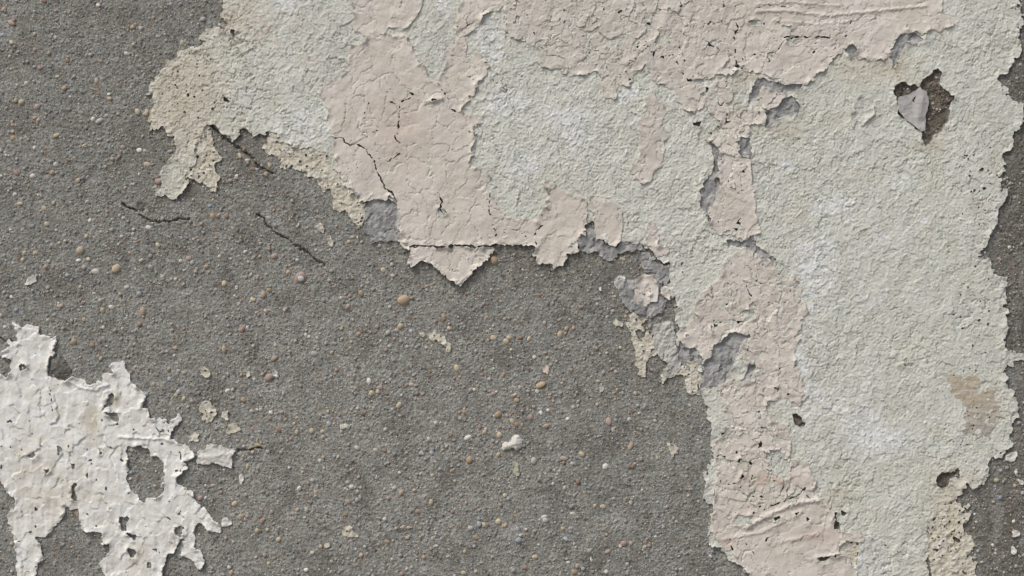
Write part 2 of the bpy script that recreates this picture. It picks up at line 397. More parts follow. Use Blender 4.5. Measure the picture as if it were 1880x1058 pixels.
PINKS = {
 'top_left': [(648,17),(649,57),(660,60),(686,67),(709,63),(714,52),(748,52),(771,26),(777,0),(785,-80),(640,-80)],
 'centre': [(672,66),(709,66),(732,62),(746,66),(751,82),(768,113),(774,116),(783,128),(785,142),(802,153),(817,124),(819,94),(828,85),(839,82),(838,37),(845,9),(850,-80),(895,-80),(927,-60),(932,-5),(927,13),(899,23),(882,37),(879,51),(865,62),(853,71),(853,94),(862,105),(876,96),(893,113),(896,130),(887,150),(876,153),(870,176),(856,184),(848,207),(868,210),(882,224),(870,241),(876,252),(865,269),(870,292),(860,303),(866,308),(886,314),(900,322),(894,345),(914,373),(917,390),(937,403),(979,404),(991,390),(1003,373),(1005,348),(995,328),(1016,336),(1039,351),(1076,368),(1077,382),(1077,410),(1071,436),(1060,444),(1061,462),(1047,464),(1033,488),(1019,494),(1010,481),(999,484),(988,489),(983,475),(981,467),(983,450),(911,451),(756,451),(734,444),(728,440),(732,400),(729,378),(718,356),(707,369),(693,365),(673,369),(663,373),(659,359),(645,345),(628,333),(617,291),(610,269),(615,249),(607,241),(601,196),(584,170),(598,156),(612,147),(635,142),(641,113),(638,96),(644,88),(666,78)],
 'tip': [(756,453),(911,453),(904,464),(900,472),(875,489),(863,501),(855,514),(843,526),(821,511),(801,492),(787,480),(767,482),(758,491),(749,481),(754,470)],
 'tab': [(1081,362),(1090,360),(1104,369),(1127,372),(1138,382),(1146,404),(1141,419),(1141,441),(1129,454),(1112,447),(1093,436),(1088,419),(1094,403),(1083,385)],
 'slip': [(1197,404),(1209,421),(1206,450),(1226,453),(1227,467),(1209,471),(1192,453),(1180,444),(1189,433),(1189,416)],
 'small_corner': [(712,412),(726,411),(733,424),(733,436),(715,438),(705,435),(711,425)],
 'small_foot': [(734,444),(754,450),(753,460),(739,455)],
 'big_top': [(927,-80),(932,0),(926,18),(928,40),(929,65),(958,75),(972,82),(989,91),(992,125),(1021,129),(1038,136),(1052,139),(1077,139),(1091,130),(1106,147),(1108,181),(1128,184),(1137,153),(1157,159),(1165,136),(1185,119),(1196,147),(1228,162),(1233,170),(1242,176),(1253,201),(1279,208),(1293,181),(1290,170),(1273,150),(1298,147),(1315,139),(1341,139),(1355,125),(1366,130),(1395,135),(1409,139),(1435,149),(1449,159),(1480,159),(1497,139),(1517,125),(1528,108),(1551,91),(1562,79),(1571,108),(1605,113),(1630,108),(1636,91),(1650,65),(1661,61),(1690,62),(1704,58),(1729,57),(1752,43),(1729,26),(1727,0),(1730,-80),(1760,-300),(1300,-330),(1000,-250)],
 'mid_patch': [(1199,165),(1185,184),(1185,210),(1174,221),(1172,255),(1175,283),(1161,305),(1158,319),(1175,332),(1180,342),(1197,328),(1203,314),(1214,308),(1220,288),(1217,257),(1228,252),(1222,240),(1212,232),(1222,204),(1205,181)],
 'strip': [(1296,178),(1306,160),(1318,142),(1330,141),(1332,156),(1345,165),(1346,182),(1340,190),(1330,196),(1342,204),(1355,195),(1372,200),(1385,195),(1393,205),(1405,210),(1403,230),(1386,231),(1379,224),(1375,244),(1355,252),(1352,258),(1357,270),(1356,284),(1370,288),(1377,294),(1380,325),(1384,359),(1386,393),(1393,416),(1393,429),(1373,440),(1353,438),(1342,433),(1339,424),(1319,430),(1305,424),(1303,407),(1299,385),(1311,370),(1318,351),(1320,334),(1311,321),(1322,315),(1316,297),(1322,277),(1311,264),(1291,260),(1293,250),(1310,238),(1322,226),(1308,215),(1296,201)],
 'strip_side': [(1386,176),(1400,159),(1437,159),(1443,173),(1426,198),(1409,203),(1394,196)],
 'lower': [(1359,454),(1381,470),(1410,475),(1427,495),(1438,515),(1458,504),(1464,520),(1474,531),(1480,573),(1466,619),(1457,656),(1466,681),(1480,732),(1466,745),(1446,729),(1409,735),(1404,758),(1413,772),(1450,781),(1453,815),(1450,840),(1481,852),(1501,894),(1495,905),(1510,924),(1523,928),(1529,951),(1538,976),(1549,993),(1540,1007),(1538,1014),(1498,1027),(1500,1034),(1545,1024),(1560,1030),(1580,1062),(1600,1120),(1640,1300),(1450,1300),(1400,1110),(1375,1062),(1365,1039),(1353,1033),(1345,1010),(1328,1013),(1319,993),(1298,970),(1308,939),(1311,894),(1317,871),(1308,823),(1322,800),(1331,781),(1334,758),(1327,738),(1321,707),(1341,698),(1372,701),(1383,687),(1389,672),(1364,670),(1351,661),(1352,644),(1372,622),(1366,613),(1344,610),(1321,633),(1308,636),(1304,658),(1293,663),(1276,641),(1256,636),(1243,619),(1253,602),(1281,585),(1270,571),(1281,545),(1296,528),(1324,508),(1327,488)],
 'island': [(1168,517),(1182,501),(1196,507),(1209,520),(1209,537),(1205,555),(1194,554),(1185,562),(1162,558),(1164,542)],
 'island_side': [(1213,528),(1222,525),(1230,534),(1228,551),(1213,542)],
 'foot_right': [(1540,968),(1552,976),(1584,985),(1584,992),(1560,996),(1546,990)],
}
PINK_HOLES = [[(1361,565),(1372,569),(1385,573),(1388,585),(1370,588)],[(1345,956),(1356,944),(1382,948),(1380,961),(1348,965)],[(1404,832),(1424,826),(1441,843),(1450,856),(1447,886),(1436,877),(1417,869),(1413,854)],
 [(1305,596),(1312,600),(1310,612),(1304,606)],[(1256,612),(1266,616),(1262,622)],[(1366,650),(1374,652),(1371,660)],[(804,384),(814,383),(818,394),(810,404),(804,400)],[(1340,672),(1362,667),(1366,680),(1350,690),(1341,686)],
 [(1404,786),(1413,790),(1420,800),(1410,802)],[(1433,50),(1452,48),(1450,58),(1440,58)],[(1440,72),(1456,69),(1454,80),(1446,80)],[(1370,40),(1395,38),(1398,46),(1380,48)],[(1373,560),(1382,552),(1388,562),(1376,568)]]
THROUGH = [[(1217,478),(1222,483),(1227,488),(1214,489),(1210,486)],[(1533,937),(1536,941),(1534,955),(1530,950)],[(1543,935),(1553,940),(1551,950),(1543,946)],[(1532,955),(1541,960),(1539,974),(1530,972)],[(1481,952),(1486,952),(1483,966),(1478,966)],
 [(1405,984),(1413,984),(1409,994),(1402,993)],[(1417,950),(1434,946),(1432,955),(1422,956)],[(1454,941),(1466,940),(1463,946)],[(1354,874),(1365,872),(1365,882),(1356,881)],[(1352,848),(1362,838),(1360,844),(1354,851)],
 [(1453,760),(1464,758),(1474,772),(1478,779),(1470,786),(1458,778)],[(1271,226),(1289,222),(1284,233),(1273,233)],[(406,181),(411,178),(418,182),(425,186),(418,188),(410,185)],[(420,47),(428,58),(436,67),(430,68),(422,58)],[(1500,1024),(1535,1015),(1538,1020),(1502,1030)],
 [(1821,960),(1825,970),(1818,974)],[(1745,985),(1753,981),(1756,990),(1766,990),(1764,996),(1748,994)],[(763,190),(778,195),(799,185),(816,179),(799,182),(778,192)],[(1347,118),(1358,122),(1352,128)],[(1297,162),(1306,172),(1295,168)],[(1237,172),(1242,173),(1242,180),(1238,179)]]
WHITE = [(-70,700),(-60,680),(0,688),(12,696),(20,680),(22,668),(19,659),(4,659),(1,649),(17,635),(12,624),(22,627),(31,625),(31,612),(24,596),(24,590),(39,601),(54,597),(72,600),(77,612),(84,617),(104,618),(105,630),(101,644),(92,661),(88,678),(89,688),(101,695),(120,699),(130,690),(145,695),(159,700),(160,708),(177,702),(186,695),(193,685),(205,685),(201,671),(212,664),(227,665),(235,684),(241,702),(255,714),(270,726),(267,738),(261,750),(272,750),(275,767),(287,772),(289,779),(293,767),(308,770),(320,770),(328,760),(334,774),(320,784),(316,795),(313,803),(330,814),(345,819),(358,834),(356,841),(342,848),(342,865),(328,875),(325,887),(335,894),(354,903),(358,917),(369,930),(378,935),(388,947),(404,964),(407,978),(401,976),(384,976),(371,961),(361,960),(356,975),(358,990),(357,1004),(370,1014),(375,1030),(368,1046),(355,1028),(333,1018),(337,1003),(334,985),(337,962),(328,964),(320,972),(330,991),(320,1013),(308,1020),(299,1044),(296,1058),(290,1130),(215,1140),(193,1058),(184,1042),(188,1027),(205,1008),(202,1001),(188,999),(186,976),(154,976),(145,952),(145,933),(130,937),(120,931),(120,945),(106,962),(89,981),(75,987),(65,989),(77,1003),(77,1017),(81,1027),(72,1034),(64,1058),(60,1110),(40,1110),(36,1058),(28,1044),(33,1032),(27,1010),(25,981),(18,960),(14,945),(27,933),(27,916),(10,907),(7,887),(0,883),(-70,880),(-200,860),(-210,720)]
WHITE_HOLES = [[(233,823),(248,822),(258,819),(272,822),(277,836),(289,838),(300,850),(298,899),(296,913),(272,911),(265,924),(251,908),(239,899),(233,879),(237,867),(236,841)],[(200,724),(213,726),(205,745),(192,753),(198,738)],[(194,755),(214,760),(217,772),(205,772)],[(34,671),(46,668),(48,679),(39,680)],
 [(130,890),(142,887),(139,904),(142,921),(130,916)],[(53,836),(65,831),(64,840),(54,842)],[(84,861),(90,861),(90,871),(86,871)],[(219,950),(239,950),(233,962),(233,976),(223,978),(223,964)],[(235,979),(253,982),(245,991),(237,984)],[(236,1008),(249,1008),(248,1025),(237,1023)],[(270,1032),(278,1034),(277,1045),(269,1044)],
 [(182,826),(187,826),(188,834),(184,834)],[(135,851),(140,860),(137,862),(132,855)],[(65,930),(70,932),(68,938),(64,936)],[(161,867),(164,870),(162,884),(159,880)],[(5,858),(0,864),(2,852)]]
PINK_CRACKS = [([(604,262),(614,254),(628,254),(642,268),(654,264),(671,274),(688,297),(692,314),(702,334),(707,348),(719,352),(730,373)],1.5),([(688,297),(696,290),(713,297),(730,285),(744,280)],1.1),([(723,248),(736,268)],1.),
 ([(804,353),(812,370),(809,385),(819,399)],1.1),([(902,316),(899,353),(897,387),(904,410),(911,427),(907,456)],.95),([(678,190),(669,211)],1.),([(700,168),(715,171)],.8),([(709,184),(731,193),(760,176),(746,167)],1.1),([(734,196),(731,244),(723,252),(736,268)],1.),
 ([(804,153),(829,193)],1.),([(822,196),(842,208)],1.2),([(856,139),(876,150)],.9),([(923,427),(948,421),(965,435),(985,430)],.7),([(990,384),(1002,407),(982,427),(986,456)],1.),([(1347,37),(1355,51),(1347,68),(1349,82),(1348,105),(1354,122)],1.3),([(1210,106),(1230,103),(1259,99)],1.),([(1240,113),(1259,145),(1273,150)],1.1),
 ([(1296,37),(1310,45),(1341,34)],.9),([(1437,70),(1480,69),(1520,70),(1560,66)],1.1),([(1385,17),(1405,10),(1450,14)],.9),([(1355,51),(1372,50)],.7),([(1395,95),(1408,90),(1412,108)],.7),([(1382,942),(1438,920),(1467,908),(1478,892)],1.2),([(1340,985),(1342,1005),(1352,1018)],1.2),([(1362,988),(1375,1005),(1386,1018)],.9),
 ([(1381,870),(1380,890)],.9),([(1320,880),(1330,890),(1360,885)],.9),([(1310,835),(1330,838),(1332,850)],1.1),([(1476,900),(1485,915),(1492,918)],1.),([(1335,208),(1331,230)],1.1),([(1388,192),(1395,205),(1388,222)],.8),([(1346,420),(1366,424)],1.1),([(1312,404),(1318,408),(1319,420)],.9),([(1375,160),(1392,170)],.8),([(1186,523),(1194,535),(1192,552)],1.),([(698,240),(660,250),(640,262)],.7),([(1368,520),(1372,535),(1380,545)],1.2),([(1310,585),(1312,600),(1322,592)],1.1)]
GREEN_CRACKS = [([(1598,985),(1630,1004),(1665,1020),(1690,1026)],.7),([(1640,655),(1650,668),(1664,672)],.6),([(1540,300),(1555,305)],.6)]
CEMENT_CRACKS = [([(388,232),(410,252),(430,268),(455,283),(470,298),(482,312),(500,318)],2.4),([(222,375),(238,382),(250,388)],1.6),([(258,394),(268,403),(282,409),(300,407),(320,405),(345,402)],1.8),([(476,393),(490,412),(505,428),(530,442),(560,462),(580,476),(597,487)],2.0),([(-30,616),(0,620),(14,626),(30,632)],2.2),([(435,830),(455,826),(480,819)],1.8),([(120,694),(150,704)],1.6)]

# ------------------------------------------------------------------ shared relief fields
n_big = fbm(X, Y, 90, 3, 31)
n_mid = fbm(X, Y, 22, 3, 41)
n_fin = fbm(X, Y, 6, 2, 51)
n_tin = perlin(X / F(3.1), Y / F(3.1), 61)

def poly_all(polys, x, y):
    m = np.zeros(x.shape, bool)
    for p in polys: m |= pip(p, x, y)
    return m

U = X + WX; V = Y + WY                       # ragged coordinates
U5 = X + WX * F(.55); V5 = Y + WY * F(.55)
def noisy_hole(p): return pip(p, U5, V5)
through = poly_all(THROUGH, U5, V5)
holeA = noisy_hole(HOLE_A); holeB = noisy_hole(HOLE_B)
fill_m = {k: pip(p, U5, V5) for k, p in FILLERS.items()}

# --- pits that riddle the old coats
def pits(cell, seed, rmax, prob, mask_noise):
    f1, f2, idh, _, _ = voronoi(X + WX * F(.25), Y + WY * F(.25), cell, seed)
    r = (idh / prob) * rmax * mask_noise
    return (idh < prob) & (f1 < np.maximum(r, 0))
def near(cx, cy, rx, ry, rot=0):
    a = math.radians(rot); dx = X - cx; dy = Y - cy
    u = (dx * math.cos(a) + dy * math.sin(a)) / rx; v = (-dx * math.sin(a) + dy * math.cos(a)) / ry
    return np.exp(-(u * u + v * v)).astype(F)
pit_zone_green = np.clip(near(360, 160, 85, 110) + near(1800, 330, 45, 110) + near(1790, 600, 55, 130) + near(1790, 830, 60, 80) + near(1750, 960, 60, 80) + near(1260, 500, 60, 60) * .6 + .12, 0, 1)
pit_green = pits(9.0, 71, 3.0, .40, pit_zone_green)
pit_cream = pits(7.0, 81, 2.7, .55, np.ones_like(X)) | pits(14, 82, 3.2, .25, np.ones_like(X))
pw_z = np.clip(fbm(X, Y, 55, 2, 93) * F(1.2) + F(.25) + near(60, 880, 60, 60) * F(.6), 0, 1.2)
pit_white = pits(19, 91, 4.2, .25, pw_z) | pits(9, 92, 2.0, .22, pw_z * pw_z)

# --- green coat mask and relief
g_mask = pip(BODY, U, V)
for k in FILLERS:
    if k not in ('island', 'pale'): g_mask &= ~fill_m[k]
g_mask &= ~(holeA | holeB | through | pit_green)
g_mask &= ~pip(CREAMS['pocket'], U5, V5)
corner_in = pip([(1700,1000),(1706,960),(1730,930),(1760,910),(1830,900),(1830,1200),(1712,1200)], U, V)
g_mask &= ~corner_in
deep_crk = np.zeros_like(g_mask)
pwx = X + fbm(X, Y, 26, 3, 151) * F(9); pwy = Y + fbm(X, Y, 26, 3, 152) * F(9)
p1, p2, pid, pdx, pdy = voronoi(pwx + fbm(X, Y, 90, 2, 153) * F(26), pwy * F(.8) + fbm(X, Y, 90, 2, 154) * F(26), 36, 161)
crk_zone = np.clip(near(1390, 620, 110, 190) + near(1340, 250, 60, 120) + near(1100, 60, 260, 90) * .9 + near(1390, 850, 90, 90) + near(1500, 60, 160, 80) * .4 + .15, 0, 1)
fine_crk = (p2 - p1 < F(1.75) + fbm(X, Y, 15, 2, 174) * F(.5)) & ((fbm(X, Y, 40, 2, 171) + crk_zone > .85) | (crk_zone > .72))
q1, q2, qid, qdx, qdy = voronoi(pwx, pwy, 15, 163)
fine_crk |= (q2 - q1 < F(1.4)) & (fbm(X, Y, 30, 2, 173) + crk_zone * F(.8) > 1.12)
for pts, w in PINK_CRACKS: deep_crk |= (line_dist(pts, X, Y) < max(w * .9, .85) + n_fin * F(.15))
deep_crk |= ((p2 - p1 < F(1.5)) & (crk_zone > .45) & (fbm(X, Y, 18, 2, 176) > .42)) | ((q2 - q1 < F(1.5)) & (crk_zone > .5) & (fbm(X, Y, 12, 2, 177) > .62))
pk_zone = np.zeros_like(g_mask)
for k in ('centre', 'big_top', 'strip', 'lower'): pk_zone |= pip(PINKS[k], X, Y)
deep_crk &= pk_zone
g_mask &= ~deep_crk
for pts, w in GREEN_CRACKS: g_mask &= ~(line_dist(pts, X, Y) < w)
gw_x = X + n_mid * F(5) + n_fin * F(2.2); gw_y = Y + fbm(X, Y, 22, 3, 43) * F(5) + fbm(X, Y, 6, 2, 53) * F(2.2)
ang = math.radians(28)
ra = gw_x * math.cos(ang) + gw_y * math.sin(ang); rb = (-gw_x * math.sin(ang) + gw_y * math.cos(ang))
f1, f2, gid, gdx, gdy = voronoi(ra, rb * F(.62), 13.0, 101)
tilt_a = np.sin(gid * F(97.0)); tilt_b = np.cos(gid * F(61.0))
plates = (gdx * tilt_a + gdy * tilt_b) * F(.085)
h1, h2, hid_, hdx, hdy = voronoi(gw_x, gw_y, 6.2, 111)
plates2 = (hdx * np.sin(hid_ * 83) + hdy * np.cos(hid_ * 47)) * F(.13)
def ridges(sx, sy, rot, seed, sharp):
    a = math.radians(rot)
    u = (gw_x * math.cos(a) + gw_y * math.sin(a)) / sx; v = (-gw_x * math.sin(a) + gw_y * math.cos(a)) / sy
    n = 1 - np.abs(perlin(u, v, seed)) * F(2.0)
    return np.clip(n, 0, 1) ** sharp
edge_wr = np.clip(1 - (f2 - f1) / F(1.7), 0, 1) * (gid > .35)
edge_w2 = np.clip(1 - (h2 - h1) / F(1.3), 0, 1) * (hid_ > .55)
dirz = np.clip(near(1050, 250, 260, 220) + near(1400, 420, 160, 200) + .12, 0, 1)
rid = ridges(34, 11, -58, 121, 20) * dirz * F(1.15) + ridges(22, 9, -82, 125, 14) * F(.55) + ridges(12, 12, 0, 131, 18) * F(.75) + ridges(17, 15, 30, 135, 20) * F(.75)
k1, k2, kid, kdx, kdy = voronoi(gw_x, gw_y, 9.0, 115)
rough_z = np.clip(F(.70) + fbm(X, Y, 120, 2, 117) * F(.55) + near(450, 120, 200, 130) * F(.3), .35, 1.3)
shingle = ((kid - F(.5)) * F(1.0) + (gid - F(.5)) * F(1.1) + kdy * F(.09) - kdx * F(.03)) * rough_z
hair = np.clip(1 - (f2 - f1) / F(1.5), 0, 1) * (gid < .28) * F(2.6) + np.clip(1 - (k2 - k1) / F(1.3), 0, 1) * (kid < .16) * F(2.2)
HG = F(3.1) + n_big * F(.7) + n_mid * F(.25) + plates * F(.6) + plates2 * rough_z * F(.45) + shingle * F(.62) + (edge_wr * F(.45) + edge_w2 * F(.2) + rid * F(1.2)) * (F(1.4) - rough_z * F(.4)) + n_fin * F(.05) - hair * rough_z * F(.7)

def curl(mask, n, amp, seed, lump=22):
    d = inside_steps(mask, n)
    t = np.clip(1 - (d - 1) / n, 0, 1) ** 2
    a = np.clip(fbm(X[:mask.shape[0], :mask.shape[1]] * 1.0, Y[:mask.shape[0], :mask.shape[1]], lump, 2, seed) * F(1.3) + F(.35), 0, 1.6)
    return d, t * a * F(amp)

dg, cg = curl(g_mask | pit_green & pip(BODY, U, V) | deep_crk, 12, 2.0, 141)
HG = HG + cg

# --- pink coat masks
through_p = through | poly_all(PINK_HOLES, U5, V5)
for k in FILLER_CUTS_PINK: through_p |= fill_m[k]
crk = np.zeros_like(g_mask)
for pts, w in PINK_CRACKS: crk |= (line_dist(pts, X, Y) < max(w * .9, .85) + n_fin * F(.15))
crk |= deep_crk
crk |= line_dist([(752,452),(780,452),(800,455),(830,450),(870,452),(912,452)], X, Y) < F(.95) + n_mid * F(.9)
pit_pink = pits(13, 181, 2.8, .16, np.clip(near(1390, 600, 110, 170) + near(1390, 880, 120, 160) + near(1340, 250, 60, 120) * .8 + .04, 0, 1))
HP0 = n_big * F(.8) + fbm(X, Y, 34, 2, 191) * F(.55) + fbm(X, Y, 11, 2, 192) * F(.20) + (pdx * np.sin(pid * 91) + pdy * np.cos(pid * 57)) * F(.040) * (crk_zone + F(.2)) \
    + (qdx * np.sin(qid * 91) + qdy * np.cos(qid * 57)) * F(.06) * crk_zone + n_fin * F(.07) + ridges(34, 11, -60, 193, 13) * near(1080, 70, 220, 110) * F(1.5) + ridges(14, 14, 0, 194, 12) * F(.7) * (crk_zone + F(.15)) \
    + np.clip(1 - (q2 - q1) / F(2.2), 0, 1) * crk_zone * F(.3)
# long rolled creases of the thick sheet
def crease(pts, w, amp):
    d = line_dist(pts, X, Y, 20)
    return np.exp(-(d / w) ** 2).astype(F) * F(amp)
HP0 = HP0 + crease([(1390,22),(1440,20),(1520,30),(1600,22),(1700,12)], 2.6, 1.8) + crease([(1420,38),(1500,46),(1560,40)], 2.2, 1.2) + crease([(1385,10),(1450,5),(1540,12)], 2.2, 1.3) \
    + crease([(1370,968),(1420,940),(1465,922),(1500,918)], 4, 3.0) + crease([(1330,990),(1400,975),(1440,955)], 3.5, 1.8) + crease([(1430,995),(1500,980)], 3.5, 1.4)
HGs = blur(HG - cg, 6)
HP0 = HP0 + ((qid - F(.5)) * F(.55) + (pid - F(.5)) * F(.6)) * (crk_zone + F(.25)) - np.clip(1 - (q2 - q1) / F(1.3), 0, 1) * (qid < .3) * F(2.2) * (crk_zone + F(.2)) - np.clip(1 - (p2 - p1) / F(1.4), 0, 1) * (pid < .5) * F(2.0)
HP_base = F(2.2) + HGs * F(.5) + HP0 + F(.9)

pink_masks = {}
pink_any = np.zeros_like(g_mask)
for k, p in PINKS.items():
    amp = .85 if k in ('tip', 'centre', 'big_top', 'lower') else .6
    if k.startswith('small'): amp = .3
    m = pip(p, X + WX * F(amp), Y + WY * F(amp)) & ~through_p & ~crk & ~fine_crk & ~pit_pink & ~holeA
    if k in ('island', 'island_side'): m = pip(p, X + WX * F(.35), Y + WY * F(.35)) & ~(line_dist([(1186,523),(1194,535),(1192,552)], X, Y) < 1.0)
    pink_masks[k] = m; pink_any |= m
d_pink_any = inside_steps(pink_any, 8)

# --- white sheet
w_mask = pip(WHITE, U5, V5) & ~poly_all(WHITE_HOLES, U5, V5) & ~pit_white
wcr = np.zeros_like(w_mask)
for pts, w in [([(88,690),(93,720),(98,760)],1.0),([(124,805),(128,830),(134,862)],.9),([(160,815),(164,850)],.8),([(206,720),(208,740)],.8),([(177,880),(176,920)],.7),([(330,830),(334,845)],1.1),([(195,745),(186,758)],1.),([(332,915),(334,935),(326,950)],.9),([(308,770),(311,795)],1.2),([(30,705),(36,730)],.6),([(300,870),(301,905)],.8)]:
    wcr |= line_dist(pts, X, Y) < w
w1, w2, wid, wdx, wdy = voronoi(pwx * F(1.3), pwy, 26, 201)
wcr |= (w2 - w1 < F(1.0)) & (fbm(X, Y, 40, 2, 202) > .35)
w_mask &= ~wcr
dw, cw = curl(w_mask | pit_white | wcr, 8, 4.0, 211)
cw = cw * w_mask
HW = F(2.4) + n_big * F(1.0) + fbm(X / 1.5, Y / 8, 9, 3, 221) * F(.55) + fbm(X, Y, 16, 3, 222) * F(.35) + (wid - F(.5)) * F(.8) + (wdx * np.sin(wid * 91) + wdy * np.cos(wid * 57)) * F(.06) + n_fin * F(.12) + cw \
    + crease([(222,802),(260,805),(300,806),(330,815)], 2.5, 2.2) + crease([(125,700),(150,712),(175,716),(200,706)], 2.4, 2.0)

# --- cement relief
cem = n_big * F(1.6) + n_mid * F(.6) + fbm(X, Y, 7.5, 1, 231) * F(.45) + perlin(X / F(3.2), Y / F(3.2), 232) * F(.62) + perlin(X / F(110), Y / F(5.5), 233) * F(.22)
cz = np.clip(F(.9) + fbm(X, Y, 110, 3, 235) * F(.8), .35, 1.6)
cem = n_big * F(1.6) * (1 - cz) + cem * cz
v1, v2, vid_, _, _ = voronoi(X, Y, 4.6, 241)
cem = cem + np.clip(1 - v1 / F(2.1), 0, 1) ** F(.5) * (vid_ > .62) * F(1.1)
cem = cem - np.clip(1 - v1 / F(2.0), 0, 1) * (vid_ < .07) * F(2.6)
for pts, w in CEMENT_CRACKS:
    d = line_dist(pts, X + perlin(X / 16, Y / 16, 236) * F(4), Y + perlin(X / 16, Y / 16, 237) * F(4), 30)
    cem = cem - np.exp(-(d / np.maximum(w * .8 + n_mid * F(.4), .9)) ** 2) * (F(8.5) + n_mid * F(2.0)) + np.exp(-(d / 9) ** 2) * F(.7)
cem = cem - blur(deep_crk.astype(F), 1) * F(6)
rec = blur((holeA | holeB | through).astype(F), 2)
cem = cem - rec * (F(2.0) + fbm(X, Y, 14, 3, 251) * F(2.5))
# small round cavity beside the left crack
dcav = np.hypot(X - 259, Y - 381)
cem = cem - np.exp(-(dcav / 8.5) ** 4) * F(5)
far = np.clip(np.maximum(np.maximum(-X - 100, X - 1980), np.maximum(-Y - 100, Y - 1158)) / 280, 0, 1)
cem = (cem * (1 - far)).astype(F) - F(.6)

# ------------------------------------------------------------------ colours of the coats (pigment, stains, dirt and darker crevice lines)
def mixc(a, b, t):
    t = np.clip(t, 0, 1)[..., None]
    return a * (1 - t) + b * t
def flat(c): return np.broadcast_to(np.array(c, F), X.shape + (3,)).copy()
C_cem = flat((.258, .262, .242))
C_cem = mixc(C_cem, flat((.298, .299, .275)), np.clip(near(650, 800, 420, 330) + n_big * .5, 0, .9))
C_cem = mixc(C_cem, flat((.140, .133, .117)), np.clip(near(1890, 420, 70, 420) * 1.2 + near(1850, 1000, 90, 160) * .7, 0, .85))
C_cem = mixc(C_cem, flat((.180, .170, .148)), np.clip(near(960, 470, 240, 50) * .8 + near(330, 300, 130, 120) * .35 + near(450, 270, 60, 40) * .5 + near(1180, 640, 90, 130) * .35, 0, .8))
C_cem = mixc(C_cem, flat((.20, .13, .08)), np.clip(fbm(X, Y, 24, 3, 261) - .55, 0, 1) * 1.2)
C_cem = mixc(C_cem, flat((.19, .182, .165)), np.clip(fbm(X, Y, 70, 4, 263) * 1.1 - .05, 0, .7))
C_cem = mixc(C_cem, flat((.31, .312, .295)), np.clip(fbm(X, Y / 2.5, 45, 4, 264) * 1.1 - .25, 0, .6))
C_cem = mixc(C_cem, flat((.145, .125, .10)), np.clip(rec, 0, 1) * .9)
C_cem = C_cem * (1 + (vid_[..., None] - .5) * .30) * (1 + n_tin[..., None] * .10)

stain_y = np.clip(near(340, 190, 90, 130) + near(420, 30, 90, 50) * .6 + near(1600, 130, 90, 30) * .9 + near(1700, 272, 40, 16) * .5 + near(1440, 235, 40, 30) * .7 + near(1740, 950, 50, 90) * .8 + near(1370, 140, 30, 20) + near(1540, 910, 30, 30) * .8 + fbm(X, Y, 60, 3, 271) * .35, 0, 1)
chalk = np.clip(near(893, 60, 22, 32) + near(905, 100, 20, 18) + near(815, 15, 14, 26) + near(930, 190, 45, 28) + near(965, 300, 40, 45) * .8 + near(1035, 215, 40, 22) + near(1060, 250, 25, 40) + near(1150, 170, 25, 25) + near(1440, 305, 18, 14) + near(1535, 375, 32, 22) + near(1500, 385, 18, 12)
    + near(1500, 470, 45, 40) + near(1490, 520, 30, 60) * .8 + near(1600, 550, 30, 16) * .7 + near(1650, 330, 40, 20) * .7 + near(1695, 405, 12, 8) + near(1615, 440, 16, 14) + near(1580, 770, 40, 40) * .7 + near(1620, 810, 60, 30) + near(1500, 740, 50, 30) * .7 + near(560, 230, 60, 50) * .7 + near(530, 10, 30, 14) + near(630, 75, 10, 6) + near(1240, 180, 20, 12) + near(1230, 410, 20, 20) * .5 + near(1590, 1030, 60, 50) * .5 + near(1470, 670, 20, 60) * .6, 0, 1.2)
chalk_t = np.clip(chalk * (1.1 + fbm(X, Y, 9, 3, 281) * 2.0 + (kid - .5) * 1.3) - .3, 0, 1)
C_gr = flat((.615, .636, .578))
C_gr = mixc(C_gr, flat((.645, .648, .600)), n_big * .8 + .2)
C_gr = mixc(C_gr, flat((.550, .505, .405)), stain_y * .85)
C_gr = mixc(C_gr, flat((.61, .56, .51)), np.clip(near(500, 50, 50, 60) + near(455, 30, 40, 40) + near(580, 60, 30, 30) * .6, 0, 1) * np.clip(.3 + fbm(X, Y, 24, 3, 291), 0, 1) * .8)
C_gr = mixc(C_gr, flat((.50, .50, .46)), np.clip(near(620, 90, 40, 60) * .6 + near(820, 90, 40, 60) * .35 + near(1830, 480, 40, 300) * .35, 0, 1))
C_gr = mixc(C_gr, flat((.50, .485, .42)), np.clip(fbm(X, Y, 36, 4, 295) * .5 - .18, 0, .15))
C_gr = mixc(C_gr, flat((.74, .77, .78)), chalk_t * .85)
C_gr = C_gr * (1 + (gid[..., None] - .5) * .10) * (1 + n_tin[..., None] * .03)
C_gr = mixc(C_gr, flat((.33, .29, .22)), np.clip(1 - (f2 - f1) / F(1.3), 0, 1) * (gid < .3) * .35)  # darker brown tint along some of the fine crevice lines between plates
C_pk = flat((.630, .588, .530))
C_pk = mixc(C_pk, flat((.675, .640, .590)), np.clip(n_big * .9 + .35 + near(1600, 50, 150, 70) * .5, 0, 1))
C_pk = mixc(C_pk, flat((.585, .565, .510)), np.clip(near(1000, 90, 130, 100) * .7 + near(1200, 60, 170, 120) * .65 + near(1200, 250, 60, 90) * .4 + fbm(X, Y, 50, 3, 301) * .4, 0, 1))
C_pk = mixc(C_pk, flat((.55, .44, .37)), np.clip(near(730, 230, 60, 60) * .35 + near(1410, 880, 60, 12) * .8 + near(1490, 985, 40, 16) * .6 + near(1330, 1000, 16, 20) * .5, 0, 1))
C_pk = mixc(C_pk, flat((.50, .455, .39)), np.clip(fbm(X, Y, 28, 4, 305) * .6 - .15, 0, .25))
C_pk = C_pk * (1 + (pid[..., None] - .5) * .07)
C_wh = flat((.75, .75, .715))
C_wh = mixc(C_wh, flat((.80, .81, .80)), n_mid * .8 + .4)
